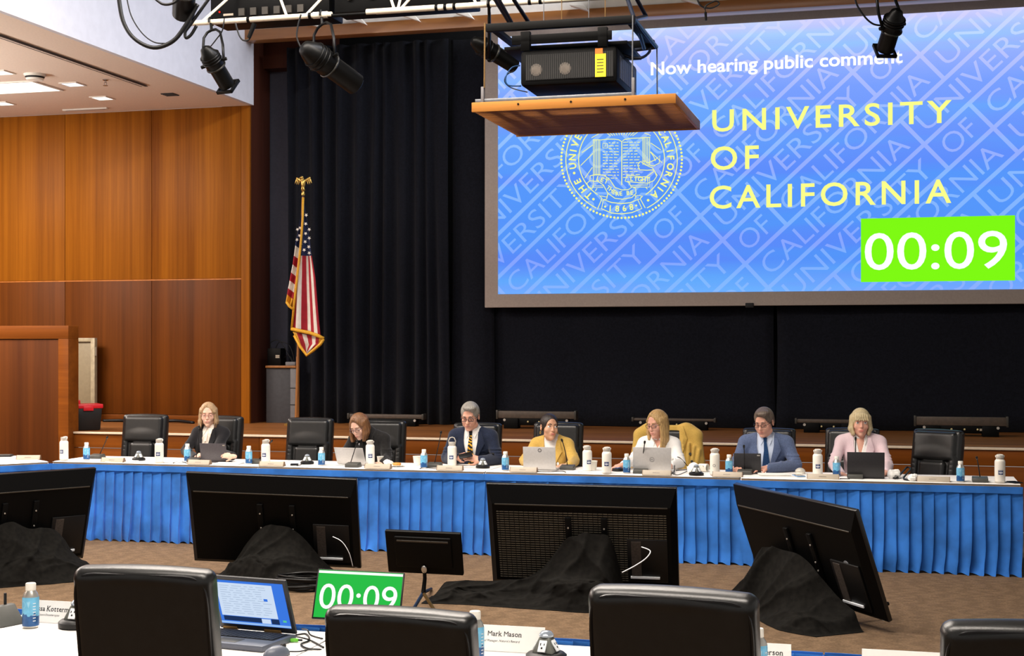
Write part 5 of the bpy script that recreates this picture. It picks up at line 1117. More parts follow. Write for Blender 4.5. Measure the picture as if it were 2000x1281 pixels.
for k in range(5): MB().lathe([(.025, 0), (.025, .03), (.0, .03)], 12, c=(x1+.2+.22*k, 12.45, PZ+.2), M=Matrix.Rotation(PI/2, 3, 'X')).build('outlet', M_tvr, q)
wob = [o for o in bpy.data.objects if o.name == 'wall_over_beam'][0]
for px, py in ((604, 48), (695, 42), (800, 36), (905, 31), (1130, 16), (1348, 4)):
    c = atY(px, py, 16.9); f_ = MB(); f_.prism([(-.12, .05), (.06, .04), (.12, -.035)], lambda a, b, q: (c.x+a, 16.90+.12*q, c.z+b)); f_.build('wall_bracket', M_white, wob, bevel=.004)
M_spot = smat('spot_black', (7, 7, 7), rough=.4, var=.2, scale=30, spec=.2); M_spotg = smat('spot_worn_edge', (46, 45, 42), rough=.35, metal=.4, var=.2); M_lens = smat('spot_lens', (40, 60, 100), rough=.08)
def spot(label, A, B, r, clampP, group=None, frame=True, yoke=True, fins=False):
    A = Vector(A); B = Vector(B); d = (B-A); L_ = d.length; d.normalize(); q = d.to_track_quat('Z', 'X').to_matrix()
    t = thing('spotlight', label, 'spotlight', A, 0, group); t.rotation_euler = q.to_euler()
    MB().lathe([(r*.25, -.02), (r*.55, 0), (r*.72, .04), (r*.95, L_*.16), (r*1.0, L_*.42), (r*.88, L_*.46)], 20).build('lamp_housing', M_spot, t, angle=35)
    MB().lathe([(r*.85, L_*.44), (r*.86, L_*.93), (r*.80, L_*.94)], 20).build('lens_barrel', M_spot, t, angle=35)
    MB().lathe([(r*.80, L_*.90), (r*.6, L_*.915), (0, L_*.93)], 18).build('lens', M_lens, t)
    f_ = MB()
    for z in (L_*.18, L_*.24, L_*.30): f_.tube([(r*1.0*math.cos(k*.3142), r*1.02*math.sin(k*.3142), z) for k in range(20)], .006, 6, closed=True)
    f_.build('cooling_fin', M_spot, t)
    f_ = MB().tube([(r*.98*math.cos(k*.3142), r*.98*math.sin(k*.3142), L_*.45) for k in range(20)], .010, 8, closed=True); f_.build('collar', M_spotg, t)
    if frame:
        w_ = r*1.0; f_ = MB()
        for a, b, c_, e in ((-w_, w_, -w_, -w_+.02), (-w_, w_, w_-.02, w_), (-w_, -w_+.02, -w_, w_), (w_-.02, w_, -w_, w_)): f_.bx(a, b, c_, e, L_*.93, L_*1.0)
        f_.build('gel_frame', M_spot, t, bevel=.003)
    MB().box((r*.9, 0, L_*.62), (.02, .012, L_*.5)).build('focus_rail', M_spotg, t, bevel=.003)
    Mi = Matrix.Translation(A) @ q.to_4x4(); Mi.invert(); cl = Mi @ Vector(clampP); ctr = Vector((0, 0, L_*.36)); up = (cl-ctr); upn = up-Vector((0, 0, up.z)); side = Vector((0, 0, 1)).cross(up).normalized()
    top = ctr+up*.80
    pts = [ctr+side*r*1.12, ctr+side*r*1.16+up*.35, ctr+side*r*.95+up*.68, ctr+side*r*.5+up*.78, top, ctr-side*r*.5+up*.78, ctr-side*r*.95+up*.68, ctr-side*r*1.16+up*.35, ctr-side*r*1.12]
    y_ = MB().tube(pts, .013, 8).build('yoke', M_spot, t, angle=180)
    for s_ in (-1, 1): MB().cyl(ctr+side*s_*r*1.05, ctr+side*s_*r*1.45, .016).build('yoke_knob', M_spot, y_)
    cm = MB(); cm.cyl(top, cl, .014); g_ = cm.build('clamp_bolt', M_spot, t); M4 = MB().tube([cl+(q.inverted() @ Vector((0, .04*math.cos(a), .04*math.sin(a)))) for a in [k*.5-.6 for k in range(9)]], .012, 6); M4.build('hook_clamp', M_spot, g_)
    return t
def on_pipe(px): p = atY(px, 30, PY_); return (p.x, PY_, PZ)
spot('black spotlight hanging at the left end of the truss, pointing down right', atD(401, 95, 13.0), atD(447, 172, 13.3), .088, on_pipe(412)); spot('largest black spotlight, hanging before the curtain, tilted down to the right', atD(594, 92, 12.75), atD(702, 170, 13.2), .118, on_pipe(628), frame=False)
spot('worn black spotlight partly behind the left side of the projector shelf', atD(925, 80, 13.1), atD(1010, 132, 13.4), .085, on_pipe(955), frame=False)
spot('black spotlight silhouetted against the bright slide at the upper right', atD(1752, 22, 12.0), atD(1727, 102, 12.3), .088, tuple(atD(1722, -35, 12.1)))
spot('black spotlight cut by the top edge, left end of the truss', atD(362, -60, 12.3), atD(358, 34, 12.75), .115, tuple(atD(352, -85, 12.5)), frame=False)
cable('power_cable', 'thick black power cable hanging in a wide loop before the fascia', [atD(231, -12, 12.6), atD(240, 40, 12.6), atD(262, 75, 12.6), atD(300, 93, 12.6), atD(338, 80, 12.6), atD(364, 47, 12.6), atD(386, 8, 12.6)], .019); cable('power_cable', 'thin black cable hanging inside the wide cable loop', [atD(246, -12, 12.65), atD(256, 30, 12.65), atD(276, 63, 12.65), atD(300, 82, 12.65), atD(325, 85, 12.6)], .006); cable('power_cable', 'small black cable loop under the end of the truss', [atD(384, 50, 12.7), atD(373, 68, 12.7), atD(363, 74, 12.7), atD(362, 62, 12.7), atD(372, 48, 12.7), atD(392, 20, 12.7), atD(410, -5, 12.7)], .014); cable('power_cable', 'black cable running over the top left spotlight', [atD(300, -5, 12.3), atD(318, 8, 12.3), atD(338, 6, 12.3), atD(352, -6, 12.3)], .012)
cable('power_cable', 'cable with an inline connector hanging right of the left spotlight', [atD(460, 45, 12.9), atD(466, 66, 12.9), atD(474, 78, 12.9), atD(485, 78, 12.9), atD(489, 70, 12.9)], .008); o = MB().cyl(atD(486, 74, 12.9), atD(497, 46, 12.9), .018, .022).build('cable_connector', M_tv); tag(o, 'black inline cable connector hanging from the truss near the fascia corner', 'connector')
cable('power_cable', 'black cable dropping to the rear of the biggest spotlight', [atD(588, 28, 12.9), atD(582, 50, 12.9), atD(580, 74, 12.9), atD(590, 98, 12.9)], .008); cable('power_cable', 'black cable curving to the silhouetted spotlight from the upper left', [atD(1668, -12, 12.2), atD(1674, 10, 12.2), atD(1690, 34, 12.2), atD(1706, 47, 12.2), atD(1724, 50, 12.2)], .008)
cable('power_cable', 'black cable from the truss pipe along the left spotlight yoke', [atD(438, 36, 12.9), atD(434, 60, 12.9), atD(420, 80, 12.95), atD(412, 90, 13.1)], .006)
cable('power_cable', 'coiled black cable with hanging plug over the top of the screen', [atD(1362, 0, 13), atD(1370, 12, 13), atD(1388, 16, 13), atD(1404, 8, 13), atD(1398, 2, 13), atD(1380, 10, 13), atD(1376, 18, 13)], .008); o = MB().cyl(atD(1378, 24, 13), atD(1379, 40, 13), .012, .010).build('cable_plug', M_tv); tag(o, 'small black plug hanging over the screen border', 'connector'); MB().cyl(atD(1377, 12, 13), atD(1378, 25, 13), .004).build('plug_cord', M_tv, o)
# projector shelf of slats
SYF, SYB, SZ = 11.45, 12.92, 3.875; SX0 = atY(921, 205, SYF).x; SX1 = atY(1320, 183, SYF).x; M_slat = wood('shelf_board_wood', (.52, .23, .05), (.36, .14, .028), sc=(.1, 2, 2), nscale=10); M_slatshade = wood('shelf_slat_shaded', (.30, .12, .03), (.19, .07, .018), sc=(.1, 2, 2), nscale=10)  # slat copy of the board wood, darkened to paint underside shade
sh = thing('projector_shelf', 'wooden slatted baffle shelf hanging under the projector', 'shelf')
MB().bx(SX0, SX1, SYF, SYF+.025, SZ-.08, SZ).build('front_board', M_slat, sh, bevel=.003); MB().bx(SX0, SX1, SYB-.025, SYB, SZ-.08, SZ).build('rear_board', M_slat, sh, bevel=.003); MB().bx(SX1-.025, SX1, SYF+.025, SYB-.025, SZ-.08, SZ).build('side_board', M_slat, sh, bevel=.003)
NS = 30; sm = None
for k in range(NS):
    y = SYF+.05+k*(SYB-SYF-.1)/(NS-1)
    if sm is None: sm = MB().bx(SX0+.01, SX1-.03, -.009, .009, -.075, -.03).mesh('slat', M_slatshade)
    o = link('slat', sm, sh); o.location = (0, y, SZ)
for fx in (.10, .19, .33, .62, .76, .88):
    x = SX0+(SX1-SX0)*fx; MB().bx(x-.045, x+.045, SYF+.03, SYB-.03, SZ-.045, SZ+.005).build('batten', M_tv, sh)
for px in (1012, 1115, 1221): c = atY(px, 199 if px > 1200 else 204 if px > 1100 else 210, SYF); MB().cyl((c.x, SYF-.004, SZ-.03), (c.x, SYF+.002, SZ-.03), .009).build('screw', M_tv, sh)
a0_ = atY(928, 194, SYF+.05); a1_ = atY(1240, 176, SYF+.05); MB().bx(a0_.x, a1_.x, SYF+.05, SYF+.09, SZ+.002, SZ+.035).build('support_angle', M_steel, sh, bevel=.002)
for px, y0, y1 in ((943, 170, 196), (1237, 152, 178)):
    a = atY(px, y0, SYF+.06); MB().bx(a.x-.012, a.x+.012, SYF+.04, SYF+.07, SZ, a.z).build('upright', M_cabl, sh, bevel=.003)
MB().cyl((atY(946, 170, SYF+.05).x, SYF+.05, atY(946, 172, SYF+.05).z), (atY(947, 45, SYF+.05).x, SYF+.05, atY(947, 45, SYF+.05).z), .007).build('hanger_rod', smat('dull_brass', (120, 92, 50), rough=.4, metal=.4), sh); MB().cyl((atY(1235, 155, SYF+.05).x, SYF+.05, atY(1235, 155, SYF+.05).z), (atY(1236, 30, SYF+.05).x, SYF+.05, atY(1236, 30, SYF+.05).z), .006).build('hanger_rod', M_steel, sh); MB().cyl((atY(1284, 183, SYB-.3).x, SYB-.3, SZ), (atY(1283, 92, SYB-.3).x, SYB-.3, atY(1283, 92, SYB-.3).z), .006).build('hanger_rod', M_steel, sh)
# projector
PYF = 11.7; pa = atY(1016, 98, PYF); pb = atY(1205, 160, PYF); pz1 = atY(1110, 94, PYF).z; pz0 = atY(1110, 164, PYF).z
pj = thing('projector', 'large black projector with a yellow warning label above the slatted shelf', 'projector')
bd = MB().bx(pa.x, pb.x, PYF, PYF+.95, pz0, pz1).build('body', M_tv, pj, bevel=.03); W_ = pb.x-pa.x
gr = MB().bx(pa.x+.05, pb.x-.03, PYF-.006, PYF+.01, pz0+.045, pz1-.04).build('rear_grille', M_micd, bd)
f_ = MB()
for k in range(42): x = pa.x+.06+k*(W_-.10)/41; f_.bx(x-.003, x+.003, PYF-.010, PYF-.004, pz0+.05, pz1-.045)
o = f_.build('grille_bars', smat('grille_grey', (26, 25, 23), rough=.5), bd, smooth=False); o['kind'] = 'stuff'
for fx in (.17, .47): MB().lathe([(.052, 0), (.052, .004), (.02, .006), (0, .006)], 20, c=(pa.x+W_*fx, PYF-.005, (pz0+pz1)/2-.02), M=Matrix.Rotation(PI/2, 3, 'X')).build('fan', smat('fan_grey', (84, 76, 68), rough=.5), bd)
f_ = MB()
for k in range(16): y = PYF+.12+k*.045; f_.bx(pb.x-.002, pb.x+.004, y, y+.02, pz0+.05, pz1-.06)
o = f_.build('side_vents', M_tvr, bd, smooth=False); o['kind'] = 'stuff'
la = atY(1163, 106, PYF); lb = atY(1184, 150, PYF); MB().bx(la.x, lb.x, PYF-.014, PYF-.009, lb.z, la.z).build('warning_label', smat('label_yellow', (238, 214, 20), rough=.5, var=.03), bd); MB().bx(la.x, la.x+(lb.x-la.x)*.7, PYF-.014, PYF-.009, la.z+.002, la.z+.045).build('label_top', smat('label_orange', (232, 120, 30), rough=.5, var=.03), bd)
f_ = MB()
for k in range(5): f_.bx(la.x+.015, lb.x-.02, PYF-.0155, PYF-.014, la.z-.05-.026*k, la.z-.044-.026*k)
f_.build('label_print', M_ink, bd)
hf = thing('projector_mount', 'black steel hanging frame with tubes above the projector', 'frame')
b0 = atY(950, 52, PYF-.1); b1 = atY(1240, 38, PYF-.1); MB().bx(b0.x, b1.x, PYF-.12, PYF-.06, b0.z-.045, b0.z+.02).build('front_beam', M_tv, hf, bevel=.004)
MB().bx(b0.x+.1, b1.x-.1, PYF+.1, PYF+.8, pz1+.03, pz1+.06).build('mount_plate', M_tv, hf, bevel=.004); MB().bx(b0.x, b1.x, PYF+.86, PYF+.92, b0.z-.045, b0.z+.02).build('rear_beam', M_tv, hf, bevel=.004)
for sx in (b0.x+.05, b1.x-.05): MB().bx(sx-.03, sx+.03, PYF-.06, PYF+.86, b0.z-.03, b0.z+.01).build('side_rail', M_tv, hf, bevel=.004)
for px in (1030, 1180):
    c = atY(px, 70, PYF+.1); MB().bx(c.x-.04, c.x+.04, PYF+.02, PYF+.08, pz1, b0.z-.03).build('hanger_bracket', M_tv, hf, bevel=.004)
b2 = atY(1000, 66, PYF+.04); b3 = atY(1195, 58, PYF+.04); MB().bx(b2.x, b3.x, PYF+.03, PYF+.05, pz1+.06, b0.z-.06).build('cross_plate', M_tv, hf, bevel=.004)
M_tubeb = smat('frame_tube', (30, 36, 52), rough=.3, var=.1, metal=.3)
for (xa, ya, da), (xb, yb, db) in (((968, -12, 11.9), (1002, 50, 12.2)), ((996, -12, 12.0), (1034, 46, 12.4)), ((960, -12, 12.3), (996, 46, 12.6)), ((1222, -12, 12.0), (1238, 34, 11.8)), ((1238, -12, 12.2), (1262, 32, 12.5)), ((1238, 36, 11.8), (1282, 92, 12.7)), ((1234, 40, 12.3), (1262, 95, 12.7)), ((1262, 32, 12.5), (1236, 38, 12.0)), ((1282, 92, 12.7), (1236, 98, 12.7)), ((1244, 46, 12.0), (1258, 94, 12.6))):
    MB().cyl(atD(xa, ya, da), atD(xb, yb, db), .018, n=10).build('frame_tube', M_tubeb, hf)
for i, (px, y1) in enumerate(((1062, 42), (1097, 40), (1150, 38), (1182, 36))): p = atD(px, y1, 12.0); o = MB().cyl(p, (p.x, p.y, p.z+.6), .004, n=6).build('hanger_wire', MATS['dull_brass'] if i % 2 else M_steel, hf)
cable('projector_cable', 'dark blue cable curving out of the right side of the projector', [atD(1215, 106, 12.3), atD(1235, 113, 12.3), atD(1255, 112, 12.3), atD(1268, 102, 12.4), atD(1269, 94, 12.5)], .013, M_tubeb); cable('projector_cable', 'thin blue cables looping at the left side of the projector', [atD(1016, 128, 12.3), atD(1000, 132, 12.3), atD(988, 150, 12.3), atD(992, 166, 12.3), atD(1018, 168, 12.3)], .006, M_deep); cable('projector_cable', 'thin black wire swinging below the left side of the projector', [atD(1005, 138, 12.4), atD(990, 146, 12.4), atD(986, 160, 12.4), atD(1000, 172, 12.4), atD(1030, 180, 12.3)], .005)
# ------------------------------------------------------------------ the people
def skin(name, rgb): 
    m = smat(name, rgb, rough=.5, var=.06, scale=14, spec=.35)
    b = m.node_tree.nodes['Principled BSDF']; b.inputs['Subsurface Weight'].default_value = .12; b.inputs['Subsurface Radius'].default_value = (.01, .004, .002); b.inputs['Subsurface Scale'].default_value = 1
    return m
SK = skin('skin_light', (222, 178, 156)); SKR = skin('skin_rosy', (214, 160, 138)); SKT = skin('skin_tan', (200, 152, 122))
M_eye = smat('eye_white', (236, 232, 228), rough=.15); M_iris = smat('iris_dark', (46, 36, 32), rough=.1); M_lipc = smat('lip_rose', (186, 120, 108), rough=.45)
def hairmat(name, a, b):
    return mat(name, lin(a), col2=lin(b), rough=.42, scale=30, stretch=(7, 7, .6), bump=.35, bscale=60, lo=.3, hi=.7)
def cloth(name, rgb, **k): return smat(name, rgb, rough=.85, var=k.pop('var', .08), scale=k.pop('scale', 120), bump=.10, bscale=260, spec=.15, sheen=.15, **k)
def rot(yaw, pitch, roll=0): return Matrix.Rotation(yaw, 3, 'Z') @ Matrix.Rotation(pitch, 3, 'X') @ Matrix.Rotation(roll, 3, 'Y')
def hand(S, w_, d, n, side, c1=.35, c2=.5, spread=0, k=.005, s=.95):
    d = Vector(d).normalized(); n = Vector(n); n = (n-d*n.dot(d)).normalized(); a = d.cross(n)*side
    R = Matrix((a, d, n)).transposed(); w_ = Vector(w_)
    S.cap(w_-d*.02, w_+d*.02, .026*s, .027*s, k=.012)
    S.box(w_+d*.05*s, (.040*s, .046*s, .015*s), .013, k=.012, R=R)
    for i, L_ in enumerate((.070, .079, .073, .057)):
        b = w_+d*.088*s+a*((i-1.5)*.0195*s)-d*(.006 if i in (0, 3) else 0)
        ang = (i-1.5)*spread
        dd = (d*math.cos(ang)+a*math.sin(ang)).normalized()
        d1 = (dd*math.cos(c1)-n*math.sin(c1)); d2 = (dd*math.cos(c1+c2)-n*math.sin(c1+c2)); p1 = b+d1*L_*.55*s; p2 = p1+d2*L_*.5*s
        S.cap(b-dd*.012, p1, .0098*s, .0086*s, k=k); S.cap(p1, p2, .0086*s, .0072*s, k=.003)
    b = w_+d*.022*s-a*.030*s; t1 = (d*.62-a*.62-n*.35).normalized(); p1 = b+t1*.042*s; t2 = (d*.9-a*.2-n*.4).normalized()
    S.cap(b, p1, .0135*s, .011*s, k=.010); S.cap(p1, p1+t2*.032*s, .0105*s, .0085*s, k=.003)
def front(S, x, z):
    i = int(np.clip(np.searchsorted(S.x, x), 1, len(S.x)-1)); k = int(np.clip(np.searchsorted(S.z, z), 1, len(S.z)-1))
    fx = (x-S.x[i-1])/(S.x[i]-S.x[i-1]); fz = (z-S.z[k-1])/(S.z[k]-S.z[k-1])
    col = (S.F[i-1,:,k-1]*(1-fx)+S.F[i,:,k-1]*fx)*(1-fz)+(S.F[i-1,:,k]*(1-fx)+S.F[i,:,k]*fx)*fz
    h = np.nonzero(col < 0)[0]
    if not len(h) or h[0] == 0: return None
    j = h[0]; t = col[j-1]/(col[j-1]-col[j]); return float(S.y[j-1]+t*(S.y[j]-S.y[j-1]))
def patch(name, S, left, right, n, mats, parent, lift=.006, nu=4, fallback=0, mfn=None, lift2=None):
    """thin cloth strip lying on the sculpted front between two (x,z) edge lines"""
    def lerp(pl, v):
        s = v*(len(pl)-1); i = min(int(s), len(pl)-2); f = s-i; return pl[i][0]+(pl[i+1][0]-pl[i][0])*f, pl[i][1]+(pl[i+1][1]-pl[i][1])*f
    last = [fallback]
    def fn(u, v):
        a, b = lerp(left, v), lerp(right, v); x = a[0]+(b[0]-a[0])*u; z = a[1]+(b[1]-a[1])*u; y = front(S, x, z)
        y = last[0] if y is None else y; last[0] = y; return Vector((x, y-(lift if lift2 is None else lift*(1-u)+lift2*u), z))
    return MB().grid(fn, nu, n, mfn=mfn).build(name, mats, parent, fix=False, angle=60, solid=.004)
def person(label, px, Y, H, look, body, top, arms, hair, spec):
    """label; place; crown height; (yaw, pitch, roll); (lean, shoulder half-width, shoulder drop, side shift); clothing; arms; hair"""
    P0 = atY(px, 830, Y); O = Vector((P0.x, Y, 0)); yaw, pitch, roll = look; lean, sw, zs, sx = body; fem = spec.get('fem', False); NS_ = .82 if fem else 1.0; sk = spec.get('skin', SK)
    rn = spec.get('rn', .043 if fem else .052); hs = spec.get('hs', 1.0)
    Rh = rot(yaw, pitch, roll); hx = spec.get('hx', 0); HC = Vector((hx, -lean-spec.get('fwd', .04), H-.118*hs))
    nb = Vector((sx, -lean+.015, zs+.04))
    toL = lambda p: Vector(p)-O
    AR = {}
    for side, (E, W_, hd) in arms.items(): AR[side] = (Vector((sx+side*sw, -lean, zs)), Vector(E), (toL(W_) if isinstance(W_, Vector) else Vector(W_)), hd)
    xm = max([.34]+[abs(a[1].x)+.08 for a in AR.values()]+[abs(a[2].x)+.14 for a in AR.values()])
    ym = min([-.42]+[a[2].y-.14 for a in AR.values()])
    def axes(st, z0, fine=None):
        zz = [ar(0, .42, .022)] if z0 == 0 else []
        zz += [ar(.44, .70, .012) if z0 == 0 else ar(z0, .70, .010), ar(.706, H-.27, st), ar(H-.27+.004, H+.025, fine or st)]
        return ar(-xm, xm, st), ar(ym, .22, st), np.concatenate(zz)
    bw = .92 if fem else 1.06
    def torso(S, off):
        S.ell((0, .02, .60), (.165*bw, .12, .11), k=.03, off=off); S.ell((sx*.4, -lean*.3+.01, .74), (.145*bw, .108, .14), k=.06, off=off)
        S.ell((sx*.9, -lean*.8, zs-.10), (.158*bw, .108, .15), k=.06, off=off)
        S.cap((sx-sw+.02, -lean, zs-.004), (sx, -lean, zs+.004), .044, .050, k=.05, off=off); S.cap((sx+sw-.02, -lean, zs-.004), (sx, -lean, zs+.004), .044, .050, k=.05, off=off)
        for s_ in (-1, 1): S.cap(nb+Vector((0, 0, .02)), (sx+s_*(sw-.045), -lean, zs+.018), .036, .036, k=.045, off=off)
        if fem:
            for s_ in (-1, 1): S.ell((sx+s_*.066, -lean*.85-.072, zs-.145), (.058, .055, .058), k=.05, off=off)
    def limbs(S, off, cut=1.0, folds=False):
        for side, (Sh, E, W_, hd) in AR.items():
            S.cap(Sh-Vector((side*.012, 0, .004)), E, .045*bw, .038*bw, k=.03, off=off); S.cap(E, E.lerp(W_, cut), .039*bw, .029*bw+(.004 if cut < 1 else 0), k=.02, off=off)
            if folds:
                for f in (.55, .68, .8, .92): q = Sh.lerp(E, f); S.ell(q+Vector((side*.004*math.sin(f*50), -.006, 0)), (.046*bw+off, .046*bw+off, .010), k=.014)
                for f in (.12, .3, .5): q = E.lerp(W_, f); S.ell(q+Vector((0, 0, .006)), (.012, .041*bw+off*.8, .039*bw+off*.8), k=.014)
    # ---- the body: head, neck, trunk, arms, hands and legs as one surface
    S = SDF(*axes(.0056, 0, .0044)); torso(S, -.004); limbs(S, -.006)
    for s_ in (-1, 1):
        S.cap((s_*.09, 0, .56), (s_*.13, -.40, .56), .075, .055, k=.03); S.cap((s_*.13, -.40, .56), (s_*.12, -.36, .10), .055, .036, k=.02); S.ell((s_*.12, -.42, .045), (.042, .12, .045), k=.03)
    S.cap(nb-Vector((0, 0, .05)), HC+Rh @ Vector((0, .022, -.055)), rn+.006, rn, k=.018)
    S.frame(HC, Rh); h = hs
    fx = h*(.95 if fem else 1); S.ell((0, .010*h, .034*h), (.073*fx, .093*h, .084*h), k=.02); S.ell((0, -.030*h, -.045*h), (.048*h if fem else .055*h, .060*h, .076*h), k=.03)
    S.ell((0, -.074*h, -.098*h), (.019*h if fem else .024*h, .018*h, .016*h), k=.022)
    for s_ in (-1, 1):
        S.ell((s_*.040*fx, -.056*h, -.030*h), (.021 if fem else .022)*h, k=.025); S.ell((s_*(.038 if fem else .052)*h, -.015*h, -.072*h), (.012 if fem else .018)*h, k=.03)
        S.ell((s_*.075*h, .012*h, -.006*h), (.009*h, .019*h, .031*h), k=.006, R=Matrix.Rotation(s_*.25, 3, 'Z')); S.ell((s_*.080*h, .006*h, -.004*h), (.006*h, .009*h, .016*h), k=.003, mode='sub')
    S.cap((-.032*h, (-.074 if fem else -.078)*h, .025*h), (.032*h, (-.074 if fem else -.078)*h, .025*h), .010*h, k=.018)
    for s_ in (-1, 1): S.ell((s_*.031*h, -.096*h, .004*h), (.017*h, .016*h, .011*h), k=.008, mode='sub')
    S.cap((0, -.082*h, .008*h), (0, (-.101 if fem else -.106)*h, -.029*h), .0070*h*NS_, .0112*h*NS_, k=.012)
    for s_ in (-1, 1): S.ell((s_*.010*h*NS_, -.094*h, -.033*h), .0080*h*NS_, k=.006)
    S.ell((0, -.083*h, -.062*h), (.026*h, .014*h, .016*h), k=.012); S.cap((-.02*h, -.103*h, -.0635*h), (.02*h, -.103*h, -.0635*h), .0035*h, k=.004, mode='sub')
    S.frame()
    for side, (Sh, E, W_, hd) in AR.items():
        if hd: hand(S, W_, hd[0], hd[1], hd[2] if len(hd) > 2 else side, *(hd[3] if len(hd) > 3 else (.35, .5)), s=(hd[4] if len(hd) > 4 else .88 if fem else .95))
    V, Q = S.mesh(); P = link('person', np_mesh('person', V, Q, sk)); P.location = O; tag(P, label, 'person', 'people seated at the far table')
    hp = lambda p: HC+Rh @ (Vector(p)*h)
    # ---- face
    for s_ in (-1, 1):
        e = MB(); c = hp((s_*.0305, -.0715, .004)); e.sphere(c, .0128*h, 14, 10); ey = e.build('eye', M_eye, P, angle=180)
        gz = Rh @ Vector((math.sin(spec.get('gaze', (0, 0))[0]), -math.cos(spec.get('gaze', (0, 0))[0]), spec.get('gaze', (0, 0))[1])).normalized()
        MB().sphere(c+gz*.0066*h, .0074*h, 10, 6).build('iris', M_iris, ey, angle=180)
        ld = spec.get('lid', .35); e = MB()                                    # upper lid closes further the more they look down
        e.grid(lambda u, v: hp(Vector((s_*.0305, -.0715, .004))+Vector((math.sin((u-.5)*2.6)*math.cos(PI/2-v*(PI/2+ld*1.2-.5)), -math.cos((u-.5)*2.6)*math.cos(PI/2-v*(PI/2+ld*1.2-.5)), math.sin(PI/2-v*(PI/2+ld*1.2-.5))))*.0139), 10, 8); e.build('eyelid', sk, ey, fix=False, angle=180)
        va = PI/2-(PI/2+ld*1.2-.5); e = MB(); e.tube([hp(Vector((s_*.0305, -.0715, .004))+Vector((math.sin((u-.5)*2.2)*math.cos(va), -math.cos((u-.5)*2.2)*math.cos(va), math.sin(va)))*.0142) for u in [q/8 for q in range(9)]], .0013*h, 5); e.build('eyelashes', M_iris, ey, angle=180)
        e = MB().tube([hp((s_*.014, -.0905, .0245)), hp((s_*.028, -.0895, .029)), hp((s_*.044, -.078, .0245))], [.0026*h, .0032*h, .0016*h] if fem else [.0035*h, .004*h, .002*h], 6); e.build('eyebrow', spec.get('brow', hair[1]), P, angle=180)
    f_ = MB(); f_.sphere(hp((0, -.0935, -.0590)), (.022*h, .0062*h, .0034*h), 14, 8, M=Rh); f_.sphere(hp((0, -.0925, -.0670)), (.017*h, .0065*h, .0042*h), 14, 8, M=Rh); f_.build('lips', spec.get('lip', M_lipc), P, angle=180)
    if spec.get('glasses'):
        gm, rw, rh_, sq = spec['glasses']; f_ = MB()
        for s_ in (-1, 1):
            pts = []
            for k in range(20):
                a = 2*PI*k/20; ca, sa = math.cos(a), math.sin(a); pts.append(hp((s_*.0325+rw*math.copysign(abs(ca)**sq, ca), -.0985+.25*abs(s_*.0325+rw*ca)**2*10, .000+rh_*math.copysign(abs(sa)**sq, sa))))
            f_.tube(pts, .0019*h*spec.get('gt', 1), 6, closed=True)
            f_.tube([hp((s_*(.0325+rw), -.095, .004)), hp((s_*.070, -.060, .006)), hp((s_*.079, .008, .008))], .0019*h, 6)
        f_.tube([hp((-.0325+rw, -.0985, .003)), hp((0, -.1035, .007)), hp((.0325-rw, -.0985, .003))], .0018*h, 6); f_.build('glasses', gm, P, angle=180)
    # ---- hair
    style, hm = hair[0], hair[1]; hh = SDF(ar(HC.x-.17, HC.x+.17, .0052), ar(HC.y-.17, HC.y+.19, .0052), ar(HC.z-(.36 if style != 'short' else .14), HC.z+.15, .0052)); hh.frame(HC, Rh)
    if style == 'short':
        hh.ell((0, .016*h, .040*h), (.082*h, .095*h, .090*h), k=.0); hh.ell((0, .045*h, -.01*h), (.074*h, .065*h, .075*h), k=.02)
        hh.ell((.018*h, -.045*h, .098*h), (.058*h, .050*h, .026*h), k=.02)
        hh.ell((0, -.128*h, .010*h), (.068*h, .085*h, .078*h), k=.012, mode='sub'); hh.box((0, -.02*h, -.092*h), (.2, .2, .06*h), .0, k=.01, mode='sub')
        for s_ in (-1, 1): hh.ell((s_*.088*h, .002*h, -.020*h), (.02*h, .026*h, .040*h), k=.006, mode='sub'); hh.ell((s_*.09*h, -.05*h, -.02*h), (.03*h, .045*h, .05*h), k=.006, mode='sub')
    elif style == 'bun':
        hh.ell((0, .014*h, .036*h), (.079*h, .097*h, .087*h), k=0); hh.ell((0, .085*h, .0), (.045*h, .04*h, .045*h), k=.03)
        hh.ell((0, -.122*h, -.004*h), (.072*h, .092*h, .086*h), k=.010, mode='sub'); hh.box((0, -.03*h, -.10*h), (.2, .12, .06*h), .0, k=.01, mode='sub')
        for s_ in (-1, 1): hh.ell((s_*.092*h, -.01*h, -.035*h), (.022*h, .05*h, .048*h), k=.006, mode='sub')
    else:
        Ln = spec.get('hair_len', .20); fl_ = spec.get('flip', .0); vol = spec.get('vol', 1.0)
        hh.ell((0, .014*h, .037*h), (.0795*h*vol, .098*h, .089*h), k=0)
        G = Rh.inverted() @ Vector((0, 0, -1)); G = (G*.75+Vector((0, 0, -1))*.25).normalized()           # hair falls with gravity
        for s_ in (-1, 1):
            for (x, y, r0, r1, ll) in ((.066, -.026, .015, .012, .92), (.071, .000, .019, .015, 1.0), (.064, .034, .026, .020, 1.0), (.038, .066, .030, .024, 1.0)):
                L2 = Ln*ll*spec.get('side_len', {}).get(s_, 1.0)
                a = Vector((s_*x*h*vol, y*h, .045*h)); m_ = a+G*(L2*.55+.045)+Vector((s_*.010, 0, 0)); b = a+G*(L2+.045)+Vector((s_*fl_-s_*.006, -.012 if y < .03 else 0, 0))
                hh.cap(a, m_, r0*h, r0*h, k=.016); hh.cap(m_, b, r0*h, r1*h, k=.016)
        hh.ell((0, .055*h, -.03*h), (.070*h, .055*h, .09*h), k=.03)
        fw_, fh_ = spec.get('face_win', (.058, .090)); fc = spec.get('face_off', 0)
